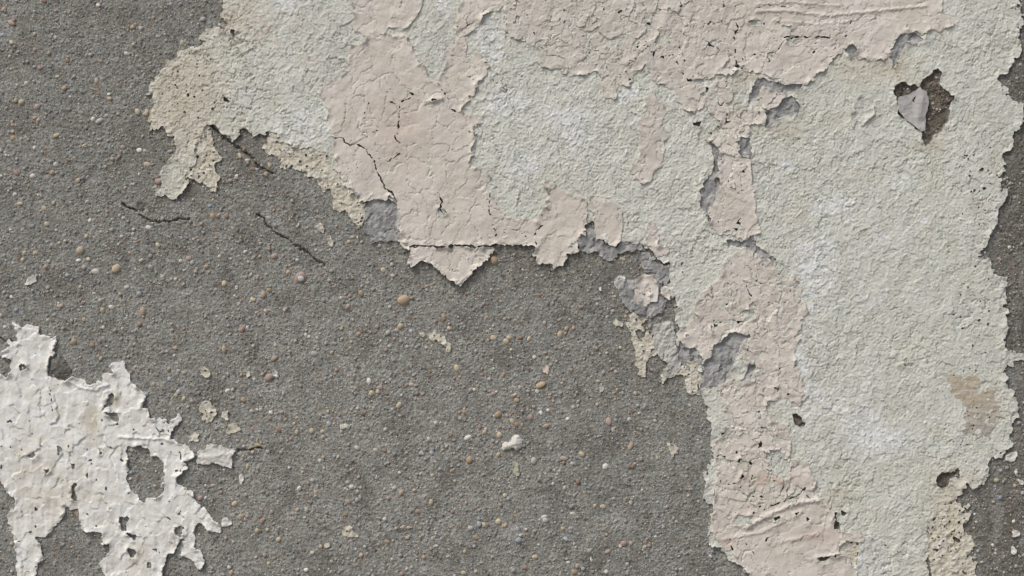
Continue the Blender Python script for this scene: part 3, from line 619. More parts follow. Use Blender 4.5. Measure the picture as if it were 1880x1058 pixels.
C_wh = mixc(C_wh, flat((.58, .545, .45)), np.clip(near(100, 920, 90, 70) * .55 + near(60, 850, 60, 50) * .3 + near(170, 770, 20, 30) + near(250, 1030, 60, 40) * .5 + near(210, 735, 12, 14) + fbm(X, Y, 30, 3, 311) * .5, 0, 1) * .8)
C_cr = flat((.570, .540, .445)); C_cr = mixc(C_cr, flat((.64, .625, .55)), n_mid + .3)
C_fi = flat((.30, .305, .305)); C_fi = mixc(C_fi, flat((.42, .425, .42)), n_mid * 1.3 + .3)
PALE_FI = mixc(flat((.45, .45, .44)), flat((.56, .55, .50)), n_mid + .4)

# ------------------------------------------------------------------ the wall itself
wall = tag(link("cement_wall", None, (0, 0, 0)), "grey cement render wall studded with small pebbles behind the peeling paint", "wall")
covered = (inside_steps(g_mask | pink_any | w_mask, 9) >= 9)
hy, hx = NY - 1, NX - 1
ncov = covered[:-1, :-1] & covered[1:, :-1] & covered[:-1, 1:] & covered[1:, 1:]
B = 4; by, bx = hy // B, hx // B
blk = ncov[:by * B, :bx * B].reshape(by, B, bx, B).all(axis=(1, 3))
keep = np.ones((hy, hx), bool)
keep[:by * B, :bx * B] = ~np.repeat(np.repeat(blk, B, 0), B, 1)
idx = np.arange(NY * NX).reshape(NY, NX)
a = idx[:-1, :-1][keep]; b = idx[:-1, 1:][keep]; c = idx[1:, 1:][keep]; d = idx[1:, :-1][keep]
fine = np.stack([d, c, b, a], -1)
bj, bi = np.where(blk); j0 = bj * B; i0 = bi * B
coarse = np.stack([idx[j0 + B, i0], idx[j0 + B, i0 + B], idx[j0, i0 + B], idx[j0, i0]], -1)
quads = np.concatenate([fine, coarse])
# the plain remainder of the wall, out to its ends, joined to the border of the detailed field
wx0, wx1, wy0, wy1 = -6000.0, 8000.0, -2271.0, 3329.0
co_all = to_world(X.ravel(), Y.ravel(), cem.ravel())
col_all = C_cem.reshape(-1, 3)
used = np.unique(quads); rm = np.full(NY * NX, -1, np.int64); rm[used] = np.arange(len(used))
quads = rm[quads]
co = co_all[used]; cv = col_all[used]
L0, L1, T0, T1 = gx[0], gx[-1], gy[0], gy[-1]
ex = np.array([[wx0, wy0], [L0, wy0], [L1, wy0], [wx1, wy0], [wx0, T0], [wx1, T0], [wx0, T1], [wx1, T1], [wx0, wy1], [L0, wy1], [L1, wy1], [wx1, wy1], [L0, T0], [L1, T0], [L0, T1], [L1, T1]])
nb = len(co)
co = np.concatenate([co, to_world(ex[:, 0], ex[:, 1], np.full(len(ex), -.6))])
cv = np.concatenate([cv, np.tile(np.array([[.24, .238, .22]]), (len(ex), 1))])
eq = np.array([[4, 12, 1, 0], [12, 13, 2, 1], [13, 5, 3, 2], [6, 14, 12, 4], [15, 7, 5, 13], [8, 9, 14, 6], [9, 10, 15, 14], [10, 11, 7, 15]]) + nb
quads = np.concatenate([quads, eq])
loops = quads.ravel(); starts = np.arange(len(quads)) * 4
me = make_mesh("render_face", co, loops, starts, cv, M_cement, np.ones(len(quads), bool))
link("render_face", me, parent=wall)
# the masonry behind it
def box_mesh(name, x0, x1, y0, y1, z0, z1, mat):
    me = bpy.data.meshes.new(name)
    v = [(x, y, z) for x in (x0, x1) for y in (y0, y1) for z in (z0, z1)]
    f = [(0, 1, 3, 2), (4, 6, 7, 5), (0, 4, 5, 1), (2, 3, 7, 6), (0, 2, 6, 4), (1, 5, 7, 3)]
    me.from_pydata(v, [], f); me.materials.append(mat); return me
M_core = mat_new("wall_core", .95, [(60, .004, .5)], [('V', 500, .8, 1.2, (1, 1, 1))], base=(.24, .238, .22))
link("wall_core", box_mesh("wall_core", (wx0 - 940) * S, (wx1 - 940) * S, .012, .30, 0.0, CZ + (529 - wy0) * S, M_core), parent=wall)
M_gr = mat_new("paving", .9, [(40, .01, .6), (400, .002, .5)], [('V', 260, .75, 1.25, (1, 1, 1)), ('N', 3, .85, 1.15, (1, 1, 1))], base=(.21, .20, .18))
gme = bpy.data.meshes.new("ground")
gme.from_pydata([(-200, -200, 0), (200, -200, 0), (200, 200, 0), (-200, 200, 0)], [], [(0, 1, 2, 3)]); gme.materials.append(M_gr)
tag(link("ground", gme), kind="structure")

# ------------------------------------------------------------------ paint sheets
def window(mask, pad=3):
    jj = np.where(mask.any(1))[0]; ii = np.where(mask.any(0))[0]
    return slice(max(jj[0] - pad, 0), min(jj[-1] + pad + 1, NY)), slice(max(ii[0] - pad, 0), min(ii[-1] + pad + 1, NX))

def sheet(name, mask, H, C, mat, thick, label, cat, group=None, cull=None, soft=1, kind=None):
    if not mask.any():
        print('empty', name, label); return None
    w = window(mask)
    m = np.pad(mask[w].astype(F), 0)
    m[0] = 0; m[-1] = 0; m[:, 0] = 0; m[:, -1] = 0
    f = blur(m, soft)
    me, org = sheet_mesh(name, f, X[w], Y[w], H[w], C[w], mat, thick, None if cull is None else cull[w])
    if me is None: return None
    o = link(name, me, tuple(org))
    return tag(o, label, cat, group, kind)

# green coat: left out only where the thick pink coat lies flat on top of it
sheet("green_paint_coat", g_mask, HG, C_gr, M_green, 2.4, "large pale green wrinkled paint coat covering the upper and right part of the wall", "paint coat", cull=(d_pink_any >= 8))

def components(m):
    '''connected pieces of a mask, by runs along the rows'''
    ny, nx = m.shape; par = []
    def find(a):
        while par[a] != a:
            par[a] = par[par[a]]; a = par[a]
        return a
    lab = np.full(m.shape, -1, np.int32); prev = []
    for j in range(ny):
        d = np.diff(np.concatenate([[0], m[j].astype(np.int8), [0]]))
        st = np.where(d == 1)[0]; en = np.where(d == -1)[0]; cur = []
        for a, b in zip(st, en):
            k = len(par); par.append(k); lab[j, a:b] = k; cur.append((a, b, k))
            for pa, pb, pk in prev:
                if pa < b and pb > a:
                    ra_, rb_ = find(pk), find(k)
                    if ra_ != rb_: par[rb_] = ra_
        prev = cur
    roots = np.array([find(k) for k in range(len(par))] + [-1])
    return roots[lab]

def plated(name, mask, H, C, mat, thick, label, cat, part="plate"):
    '''a cracked sheet: an Empty with each piece between the cracks as a part'''
    w = window(mask); lab = components(mask[w])
    ids, cnt = np.unique(lab[lab >= 0], return_counts=True)
    order = ids[np.argsort(-cnt)]; cnt = np.sort(cnt)[::-1]
    jj, ii = np.where(lab == order[0])
    root = link(name, None, ((X[w][jj[0], ii].mean() - 940) * S, 0, CZ - (Y[w][jj.max(), 0] - 529) * S))
    tag(root, label, cat)
    rest = np.zeros(mask.shape, bool)
    for k, n in zip(order, cnt):
        m = np.zeros(mask.shape, bool); m[w] = lab == k
        if n < 40:
            rest |= m; continue
        o = sheet(part, m, H, C, mat, thick, None, None)
        if o: o.parent = root; o.matrix_parent_inverse = root.matrix_basis.inverted()
    if rest.sum() > 60:
        o = sheet("small_chips", rest, H, C, mat, thick, None, None, kind="stuff")
        if o: o.parent = root; o.matrix_parent_inverse = root.matrix_basis.inverted()
    return root

def with_curl(mask, H, n, amp, seed, thr=22):
    w = window(mask)
    d = inside_steps(mask[w], n)
    t = np.clip(1 - (d - 1) / n, 0, 1) ** 2
    a = np.clip(fbm(X[w], Y[w], thr, 2, seed) * F(1.3) + F(.4), 0, 1.6)
    R = H.copy(); R[w] = R[w] + t * a * F(amp)
    return R

def d_close(m):
    '''the sheet with its thin cracks and pits filled again'''
    w = window(m, 8); c = m[w]
    for k in range(3): c = ~erode(~c, k % 2 == 0)
    for k in range(3): c = erode(c, k % 2 == 0)
    o = np.zeros(m.shape, bool); o[w] = c
    return o

PL = {
 'top_left': ("smooth pink paint patch at the top edge, above the broad central pink sheet", 1.6),
 'centre': ("broad cracked pink paint sheet left of centre, straight-edged below", 2.4),
 'tip': ("pink triangular paint tip pointing down over the bare cement, cut off by a horizontal crack", 3.4),
 'tab': ("rounded pink tab above the grey filler ledge", 1.6),
 'slip': ("small narrow pink paint slip with a wide foot, beside the little brown hole", 2.0),
 'small_corner': ("small pink scrap on the lower right corner of the square grey filler patch", 2.0),
 'small_foot': ("tiny pink paint scrap left of the triangular tip", 2.0),
 'big_top': ("large pink paint sheet along the top right with long horizontal creases", 1.9),
 'mid_patch': ("small pink paint remnant on the green coat, hanging tail-like below the top sheet", 1.2),
 'strip': ("vertical pink paint strip with grey filler showing on both sides", 1.8),
 'strip_side': ("pink paint flake beside the oval grey filler spot", 1.8),
 'lower': ("long crackled pink paint sheet running down to the bottom edge right of the bare cement", 2.0),
 'island': ("pinkish white curled flakes standing on the round grey filler island", 3.0),
 'island_side': ("pale folded paint chip on the right rim of the round grey filler island", 3.0),
 'foot_right': ("pinkish paint sliver at the lower right above the brown-stained pocket", 1.5),
}
for i, (k, m) in enumerate(pink_masks.items()):
    lab, amp = PL[k]
    if not m.any():
        print('empty', k); continue
    H = np.maximum(HP_base, HG * (g_mask) - F(.5)) if k not in ('island', 'island_side') else F(4.0) + HP0
    if k == 'tip': H = F(4.6) + HP0 * F(1.1) + np.clip((Y - 455) / 60, 0, 1) * F(2.0)
    H = with_curl(m | ((pit_pink | fine_crk | crk) & d_close(m)), H, 6, amp * 1.2, 400 + i)
    (plated if k in ('centre','big_top','strip','lower','island') else sheet)("pink_paint_sheet" if k in ('top_left','centre','big_top','strip','lower') else "pink_paint_flake", m, H, C_pk, M_pink, 2.6 if k != 'tip' else 4.0, lab, "paint sheet" if k in ('top_left','centre','big_top','strip','lower') else "paint flake")

plated("white_paint_sheet", w_mask, HW, C_wh, M_white, 3.0, "white peeling paint sheet full of holes at the lower left, running down in ragged tongues", "paint sheet")

FL = {
 'big_left': "square grey filler patch at the lower left corner of the central pink sheet",
 'ledge': "grey filler ledge along the edge of the bare cement, under the rounded pink tab",
 'strip': "grey filler strip running down from the little brown hole to the round island",
 'top_right': "elongated grey filler patch under the torn corner of the top right pink sheet",
 'top_small': "small grey filler spot in the lower edge of the top right pink sheet",
 'oval': "oval grey filler spot on the green coat right of the pink strip's head",
 'thin': "thin branching grey filler streak just below the top right pink sheet",
 'left_of_strip': "tall grey filler patch on the left side of the vertical pink strip",
 'right_of_strip': "small grey filler patch on the upper right side of the vertical pink strip",
 'below_strip': "grey filler streak slanting down to the right below the vertical pink strip",
 'big_lower': "largest slanting grey filler patch in the middle of the crackled lower pink sheet",
 'mid_lower': "grey filler patch at the left margin of the crackled lower pink sheet",
 'chip': "small dark grey filler crescent right of the largest slanting filler patch",
 'island': "round grey filler island on the bare cement left of the green coat",
 'pale': "pale whitish grey filler tongue reaching down between the cream tongue and the pink sheet",
}
fh = F(1.1) + n_mid * F(.9) + ridges(14, 9, -35, 325, 6) * F(1.3) + plates * F(2.5) + fbm(X / 1.0, Y / 3.0, 12, 3, 321) * F(.8) + n_fin * F(.35)
for i, (k, m) in enumerate(fill_m.items()):
    raised = k in ('island', 'pale', 'ledge', 'strip')
    mm = m & ~through if raised else pip(FILLERS[k], X + (WX * F(.4)), Y + WY * F(.4)) | m
    if not raised:
        for _ in range(2): mm = ~erode(~mm, False)
    if k == 'pale': mm = mm & ~pit_white
    H = with_curl(mm, fh + (F(1.2) if raised else F(0.2)), 6, 1.0, 500 + i)
    sheet("filler_patch", mm, H, PALE_FI if k == 'pale' else C_fi, M_filler, 3.0, FL[k], "filler patch")

CL = {
 'left': "pale cream riddled primer scrap right of the left green tongue",
 'band': "cream primer band full of pinholes below the left part of the green coat",
 'tongue': "narrow cream primer tongue hanging below the round filler island",
 'foot': "cream primer fringe with a ragged foot left of the largest slanting filler patch",
 'lower': "small cream primer patch just below the largest slanting filler patch",
 'corner': "cream primer patch with pinholes at the bottom right corner of the paint",
 'pocket': "brownish cream primer pocket between the lower pink sheet and the green coat",
}
for i, (k, p) in enumerate(CREAMS.items()):
    m = pip(p, U, V) & ~pit_cream & ~holeB & ~through
    if k == 'tongue': m &= ~pip([(1165,607),(1175,605),(1184,613),(1182,622),(1170,622)], U5, V5)
    H = F(1.4) + n_mid * F(.9) + plates2 * F(1.6) + edge_w2 * F(.6) + shingle * F(.6) + n_fin * F(.3)
    if k in ('corner',): H = H + F(1.0)
    H = with_curl(m, H, 5, 1.3, 600 + i, 12)
    sheet("cream_primer_patch", m, H, C_cr, M_cream, 2.2, CL[k], "primer patch")

# curled grey flap in the hole, brown smear, standing white flap on the right rim
m = pip(FLAP, X + WX * F(.3), Y + WY * F(.3)) & ~(line_dist([(1672,190),(1676,182),(1684,178)], X, Y) < 1.0) & ~(line_dist([(1676,182),(1678,198)], X, Y) < .8)
H = F(4.0) + (X - 1647) * F(.02) + fbm(X, Y, 20, 3, 331) * F(1.2) + np.clip((1680 - X) / 30, -1, 1) * F(1.2) + np.exp(-((X - 1688 + (Y - 200) * .2) / 9) ** 2) * F(3.0)
sheet("curled_paint_flap", m, H.astype(F), mixc(flat((.43, .42, .42)), flat((.60, .59, .56)), near(1690, 236, 12, 8) * 1.5 + n_mid * .25), M_filler, 2.5, "curled grey paint flap standing in the dark hole at the upper right", "paint flap")
SMEAR = [(1732,687),(1763,686),(1766,699),(1780,693),(1795,690),(1797,704),(1823,710),(1823,738),(1837,750),(1828,770),(1822,790),(1815,806),(1795,800),(1769,795),(1772,738),(1744,721),(1744,707)]
m = pip(SMEAR, X + WX * F(.8), Y + WY * F(.8)) & ~pit_green & g_mask & ~((fbm(X, Y, 16, 3, 341) > .35) & (X > 1785)) & (perlin(X / F(34), Y / F(4.5), 345) + fbm(X, Y, 12, 2, 346) * F(.6) < .75)
H = np.maximum(blur(HG, 4) + F(.5), HG + F(.25)) + perlin(X / F(26), Y / F(3.2), 342) * F(.3)
C_sm = mixc(flat((.46, .405, .315)), flat((.40, .385, .35)), np.clip((Y - 730) / 60 + n_mid * .6, 0, 1))
C_sm = mixc(C_sm, flat((.56, .54, .47)), np.clip(perlin(X / F(40), Y / F(4), 343) * 1.2 + .1, 0, .7))
sheet("glue_smear", m, H.astype(F), C_sm, M_cream, .6, "brown glue smear on the green coat near its right edge", "smear")
m = pip([(1814,402),(1822,376),(1832,356),(1846,346),(1845,360),(1843,371),(1832,384),(1830,407),(1822,424),(1816,416)], X + WX * F(.5), Y + WY * F(.5))
H = np.maximum(HG, F(3)) + F(1.2) + np.clip((X - 1815) / 20, 0, 1) * F(2.2)
sheet("white_paint_flap", m, H.astype(F), mixc(flat((.56, .56, .53)), flat((.64, .64, .62)), n_mid + .4), M_white, 2.5, "pale lifted paint flap on the right edge of the green coat, beside the dark cement", "paint flap")
m = pip([(1566,235),(1572,222),(1582,232),(1592,222),(1603,214),(1606,200),(1600,188),(1590,176),(1578,165),(1572,180),(1562,205),(1560,225)], U5, V5)
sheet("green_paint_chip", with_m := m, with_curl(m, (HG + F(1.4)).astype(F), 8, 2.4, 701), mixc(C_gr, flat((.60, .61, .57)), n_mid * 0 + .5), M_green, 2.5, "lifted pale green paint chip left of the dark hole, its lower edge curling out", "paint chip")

# ------------------------------------------------------------------ loose flakes left on the bare cement
FLAKES = [
 ([(360,829),(381,823),(386,817),(405,814),(410,820),(417,822),(435,828),(425,838),(425,857),(410,855),(388,851),(381,854),(360,849),(364,838)], 'w', "white star-shaped paint flake at the right tip of the white sheet"),
 ([(364,749),(378,734),(388,742),(401,757),(393,766),(381,776),(372,773),(369,766),(374,761),(364,757)], 'c', "largest cream flake above the star-shaped white one"),
 ([(408,754),(420,753),(418,761),(421,772),(417,772),(408,765)], 'c', "narrow cream flake right of the largest cream flake"),
 ([(414,793),(419,778),(434,778),(442,788),(429,796),(418,797)], 'c', "rounded cream flake touching a reddish pebble above the star-shaped flake"),
 ([(346,808),(354,794),(364,796),(365,808),(360,814),(354,808)], 'c', "cream flake between the white sheet and the star-shaped flake"),
 ([(439,875),(445,870),(448,882),(441,891)], 'w', "thin upright white flake below the star-shaped flake"),
 ([(406,952),(414,949),(428,960),(419,966),(408,967)], 'w', "triangular white flake off the lower right edge of the white sheet"),
 ([(769,610),(778,607),(782,616),(776,621),(769,616)], 'c', "small cream flake left of the stepped flake chain in the middle of the cement"),
 ([(787,608),(800,605),(804,614),(815,614),(821,628),(826,629),(827,645),(817,645),(817,634),(804,629),(801,622),(795,629),(788,621)], 'c', "stepped chain of cream flake lying in the middle of the bare cement"),
 ([(992,685),(1004,669),(1009,679),(1005,689),(998,685)], 'p', "small pinkish flake right of the middle of the bare cement"),
 ([(1100,705),(1107,701),(1106,716),(1101,722)], 'c', "small upright cream flake below and right of the pinkish flake"),
 ([(1125,592),(1132,584),(1142,596),(1139,602),(1128,598)], 'c', "small cream flake left of the cream tongue"),
 ([(630,968),(640,963),(648,971),(657,985),(647,985),(640,987),(630,986),(628,977)], 'c', "frayed cream flake near the bottom of the bare cement"),
 ([(622,779),(640,778),(646,783),(642,788),(626,788)], 'c', "flat wide cream flake in the lower left half of the bare cement"),
 ([(595,1000),(604,996),(606,1004),(598,1004)], 'c', "tiny cream flake below the frayed one"),
 ([(942,850),(950,848),(952,860),(955,871),(948,876),(942,870),(940,860)], 'g', "thin greyish green flake under the white plaster lump"),
 ([(581,413),(592,409),(597,422),(592,428),(584,424)], 'c', "cream flake nearest the cream primer band, upper of the pair beside the slanting crack"),
 ([(600,437),(607,433),(613,444),(612,455),(606,453)], 'c', "cream flake below the cream primer band, lower of the pair beside the slanting crack"),
 ([(654,433),(660,430),(660,442),(657,448)], 'p', "tiny pale flake left of the square filler patch"),
 ([(539,412),(547,408),(550,415),(542,419)], 'c', "tiny cream flake right of the slanting crack's upper end"),
 ([(52,512),(60,503),(67,508),(67,519),(58,521),(42,524)], 'w', "chalky white flake on the far left of the bare cement"),
 ([(1222,813),(1240,816),(1246,824),(1238,834),(1234,842),(1230,828)], 'c', "cream flake near the right end of the lower cement, beside the pink sheet"),
 ([(1845,838),(1856,832),(1866,831),(1863,842),(1856,848),(1848,845)], 'w', "pale flake on the dark cement strip, upper right of the broken paint corner"),
 ([(1862,864),(1866,866),(1868,876),(1880,884),(1878,888),(1864,880)], 'w', "arc-shaped white flake at the right edge on the dark cement strip"),
 ([(1857,976),(1866,973),(1872,980),(1868,986),(1858,985)], 'w', "squarish white flake low on the dark cement strip at the right"),
 ([(1855,1009),(1860,1003),(1866,1008),(1863,1018),(1857,1016)], 'w', "lowest pale flake on the dark cement strip at the right"),
 ([(498,684),(506,678),(512,684),(508,691),(500,690)], 'w', "rounded white flake left of the middle of the bare cement"),
 ([(453,682),(459,679),(459,688),(454,692)], 'c', "tiny hooked cream flake left of the rounded white flake"),
 ([(368,678),(378,672),(386,682),(386,692),(378,694),(370,688)], 'c', "pale cream flake above the largest cream flake"),
 ([(1213,688),(1222,684),(1222,694),(1218,706),(1214,702)], 'c', "small cream flake hanging off the left end of the cream fringe"),
 ([(1100,528),(1104,526),(1105,533),(1101,534)], 'w', "very small white flake left of the round filler island"),
 ([(1128,512),(1138,506),(1148,508),(1146,514),(1138,520),(1142,530),(1134,532),(1127,524)], 'w', "frayed white flake on the left rim of the round filler island"),
 ([(22,589),(30,592),(40,600),(34,606),(31,612),(26,600)], 'c', "small cream flake on the upper left shoulder of the white sheet"),
]
cemS = blur(cem, 2)
colr = {'w': flat((.66, .655, .62)), 'c': mixc(flat((.54, .51, .42)), flat((.63, .61, .54)), n_mid + .4), 'p': flat((.60, .53, .46)), 'g': flat((.42, .42, .34))}
for i, (p, t, lab) in enumerate(FLAKES):
    m = pip(p, X + WX * F(.4), Y + WY * F(.4))
    if t == 'c' and i != 3: m &= ~(pit_cream & pip(p, X + WX * F(.4), Y + WY * F(.4)) & (n_fin > -.1))
    if not m.any(): continue
    H = np.maximum(cemS, cem - F(.3)) + F(1.5 if i else 3.2) + fbm(X, Y, 12, 2, 801 + i) * F(.9)
    if i == 0: H = H + crease([(366,840),(395,838),(425,832)], 5, 1.6)
    H = with_curl(m, H.astype(F), 4, 1.4, 820 + i, 10)
    sheet("paint_flake", m, H, colr[t], M_white if t in 'wp' else M_cream, 2.2, lab, "paint flake", group="flakes of paint left on the bare cement")

# ------------------------------------------------------------------ pebbles and lumps
import bmesh
rng = random.Random(7)
def ico(sub, seed, rough=.12, square=.0):
    bm = bmesh.new(); bmesh.ops.create_icosphere(bm, subdivisions=sub, radius=1)
    r = random.Random(seed)
    ph = [Vector((r.uniform(-1, 1), r.uniform(-1, 1), r.uniform(-1, 1))).normalized() for _ in range(5)]
    am = [r.uniform(-rough, rough) for _ in range(5)]
    for v in bm.verts:
        n = v.co.normalized(); k = 1 + sum(a * max(0, n.dot(p)) ** 2 * 1.6 for a, p in zip(am, ph))
        v.co = n * k
    for f in bm.faces: f.smooth = True
    return bm
protos = []
PAL = {'o': (.42, .33, .23), 't': (.38, .30, .225), 'c': (.50, .43, .31), 'y': (.48, .43, .31), 'w': (.62, .61, .57), 'l': (.42, .41, .39), 'g': (.30, .30, .30), 'b': (.33, .37, .41), 'r': (.35, .245, .21), 'n': (.27, .20, .145), 'k': (.38, .30, .27)}
pmats = {}
for k, c in PAL.items():
    for v in range(2):
        f = .95 if v else 1.1
        pmats[k, v] = mat_new("pebble_stone", .62, [(1100, .0003, .4)], [('N', 260, .82, 1.15, (1, 1, 1.2)), ('N', 900, .88, 1.12, (1, 1, 1))], base=tuple(x * f for x in c), spec=.3)
for s in range(10):
    bm = ico(2, 900 + s, .34); me = bpy.data.meshes.new("pebble"); bm.to_mesh(me); bm.free(); me.materials.append(M_stone); protos.append(me)
PB = """180,10,4,4,w 21,42,7,5,t 8,17,4,4,t 22,78,5,5,c 4,64,5,4,b 231,98,4,4,w 244,51,6,5,t 249,44,3,4,t 258,51,4,5,l 334,80,4,5,y 313,7,4,5,l 331,8,4,4,g 374,35,4,4,l 290,67,4,3,l 303,63,3,3,w 177,149,5,6,c 186,145,4,4,l 117,162,5,5,t
48,154,4,4,w 106,141,5,3,c 41,187,5,5,y 69,196,5,5,k 252,205,6,6,y 269,207,5,7,c 170,219,4,4,w 196,215,5,5,l 184,221,6,4,l 200,181,5,4,c 200,173,4,3,w 103,249,7,4,c 23,254,5,5,o 64,272,4,5,w 156,268,5,4,c 182,266,4,4,c 225,271,4,4,o 65,217,6,4,t 24,230,4,4,t 123,111,5,4,n 183,112,5,3,t 81,2,5,4,n
269,302,6,5,c 291,333,6,6,k 29,317,6,4,r 2,325,4,4,w 61,323,4,4,w 97,317,4,4,o 137,292,4,4,t 255,276,5,4,w 266,277,4,3,w 143,332,4,4,o 153,326,4,4,g 35,374,6,4,y 80,383,5,5,c 27,358,4,4,w 166,405,4,4,w 86,411,6,5,c 196,396,4,4,t 220,396,4,4,l 228,401,5,4,l 206,404,4,4,l 272,418,5,5,w 244,431,4,5,l 254,444,8,4,n 289,450,4,5,c 146,461,7,7,c 45,466,4,4,c 65,466,5,5,c 42,477,4,4,c 162,476,4,4,c 145,478,4,3,w
85,491,5,5,o 155,491,5,5,l 174,499,7,5,w 215,493,6,8,c 124,506,5,4,b 276,491,4,5,l 249,494,3,3,w 331,479,4,4,w 346,474,6,5,k 352,483,4,4,l 299,509,5,5,l 232,528,5,4,l 147,527,4,4,c 255,540,5,5,l 173,540,4,3,w 390,398,5,6,o 380,490,4,4,t 370,412,4,4,t 386,379,5,4,b 21,545,4,4,w 402,398,6,5,n 415,396,5,4,n 440,286,4,6,c 453,295,4,4,c 469,293,4,4,t 495,304,5,5,o 489,320,5,5,o
464,311,5,4,n 449,274,4,4,n 462,285,4,4,n 404,471,4,4,y 505,470,5,5,k 530,501,5,5,o 435,323,4,3,w 492,400,5,4,l 452,463,5,4,w 411,521,6,6,y 464,550,5,4,c 484,541,6,7,t 493,533,5,4,t 490,574,4,5,r 486,571,3,3,w 475,579,4,5,t 445,604,4,6,r 453,602,3,3,w 413,642,5,8,c 505,657,6,4,t 495,692,7,6,k 468,697,4,4,w 562,616,4,5,w 583,621,4,4,l 577,650,6,5,l
640,563,5,6,k 662,539,5,6,o 744,551,9,9,o 722,507,5,4,l 703,496,4,5,c 659,615,5,5,o 737,598,5,5,c 722,594,4,4,g 728,607,4,3,l 713,610,4,4,l 678,699,5,6,w 694,719,5,5,c 699,712,5,4,k 681,723,5,5,y 652,690,4,4,k 734,744,4,6,c 666,759,5,4,n 448,734,6,6,o 418,718,5,4,w 462,756,4,4,l 497,758,4,4,w 755,707,5,4,l 509,620,4,5,g
511,789,4,6,r 465,789,6,4,k 546,793,4,5,c 572,791,6,6,c 593,793,5,4,c 594,803,4,4,l 603,778,4,5,b 655,823,5,5,l 689,827,5,4,l 706,827,5,4,n 793,832,5,5,b 787,807,5,5,l 773,832,4,4,l 588,847,4,5,w 454,857,4,6,y 581,904,6,7,c 550,896,4,4,w 647,894,4,4,w 639,886,5,4,l 639,921,5,4,t 562,936,4,5,l 443,949,5,7,o 451,954,4,4,k 477,950,4,4,n 481,957,5,6,r
472,975,5,5,c 432,925,4,5,c 634,947,5,4,n 535,953,4,4,t 738,904,5,6,t 791,922,5,6,y 714,915,5,5,k 725,896,4,4,l 767,939,5,4,r 710,995,5,5,t 749,969,4,3,c 748,987,5,4,t 664,1022,4,6,r 486,1019,5,5,k 573,1015,4,4,y 610,1032,5,4,l 779,1024,5,5,t 425,1053,5,7,o 562,1047,4,4,w 608,1051,4,4,c 512,990,4,4,c
916,799,6,6,c 860,803,6,4,w 881,784,3,5,r 891,793,4,4,c 916,761,5,6,o 940,774,5,6,c 947,780,5,4,r 919,786,5,4,n 1043,769,3,3,w 1117,775,5,7,k 1156,771,5,5,l 1126,790,4,5,l 1158,818,4,9,t 1067,834,6,5,c 1111,858,6,5,w 981,845,5,6,l 915,835,5,5,c 903,836,4,4,t 863,843,5,6,o 830,866,4,4,t 1164,858,5,5,n 1154,858,5,4,n 1037,842,6,4,k 927,910,5,4,c 915,958,7,6,c 928,965,5,5,o 879,961,5,6,b 888,963,4,5,y 864,970,5,5,l 872,987,5,4,t 950,971,4,5,b 954,992,5,5,b 998,950,6,3,w 1001,956,5,5,l 1051,944,5,4,w 1106,931,5,5,y 1093,929,4,4,c
1048,971,5,4,l 1033,971,5,4,c 1146,998,5,5,r 1139,1003,4,4,w 981,1023,5,4,c 1086,1027,3,5,w 1054,1050,6,5,t 1114,1050,5,5,w 852,1052,5,4,y 966,1042,5,4,r 1038,990,4,5,b 1117,1012,5,3,k 1061,885,5,5,n 814,582,5,7,o 825,602,5,5,c 801,591,4,4,k 894,583,5,4,o 905,621,5,6,c 896,625,4,4,t 928,627,5,5,c 934,620,5,4,y 955,620,5,4,n 972,622,4,5,c 1029,614,4,6,c 1041,603,4,4,t 981,656,5,4,w 838,677,5,6,y 845,693,4,4,o 790,682,5,3,n 994,706,8,5,o 925,689,4,6,t 948,735,5,4,o 942,727,4,4,t 1009,730,5,4,t
905,724,5,4,k 865,716,5,5,k 955,712,4,5,l 985,719,4,4,w 885,689,5,4,r 853,756,5,4,t 1015,753,5,4,n 1007,754,4,4,w 993,758,3,5,w 975,766,4,5,k 1004,782,5,4,t 1036,632,4,4,b 907,478,7,9,o 189,570,5,6,c 155,587,5,5,t 263,571,6,8,t 134,629,6,6,o 168,634,5,4,n 189,602,3,3,w 203,564,4,4,w 108,562,5,4,c 30,569,4,4,b 322,639,4,4,o 257,596,4,4,n 274,602,5,4,l 269,724,4,4,b 323,726,4,4,c 328,719,4,4,l 338,685,4,4,t 311,696,5,5,b 338,732,4,5,c 392,893,5,4,c 369,914,4,4,k 1831,882,4,4,y 1863,892,4,4,o 1837,914,4,4,b 1790,945,3,3,w 1862,957,3,3,w 1822,1001,3,3,w 284,892,3,3,c""".split()
plist = []
for t in PB:
    x, y, a, b_, c = t.split(',')
    plist.append((float(x), float(y), float(a), float(b_), c))
solid = g_mask | pink_any | w_mask | poly_all([p for p, _, _ in FLAKES], X, Y)
for p in CREAMS.values(): solid |= pip(p, X, Y)
for k in FILLERS: solid |= fill_m[k]
def at(x, y):
    i = int(np.clip(np.searchsorted(gx, x), 0, NX - 1)); j = int(np.clip(np.searchsorted(gy, y), 0, NY - 1)); return j, i
plist = [p for p in plist if not solid[at(p[0], p[1])]]
keys = 'lllllgggwccctkbnroy'
tries = 0
while len(plist) < 296 and tries < 5000:
    tries += 1
    x = rng.uniform(0, 1880); y = rng.uniform(0, 1058)
    if solid[at(x, y)] or any(abs(x - p[0]) + abs(y - p[1]) < 16 for p in plist): continue
    plist.append((x, y, rng.uniform(3.2, 4.4), rng.uniform(3.0, 4.4), rng.choice(keys)))
print("pebbles", len(plist))
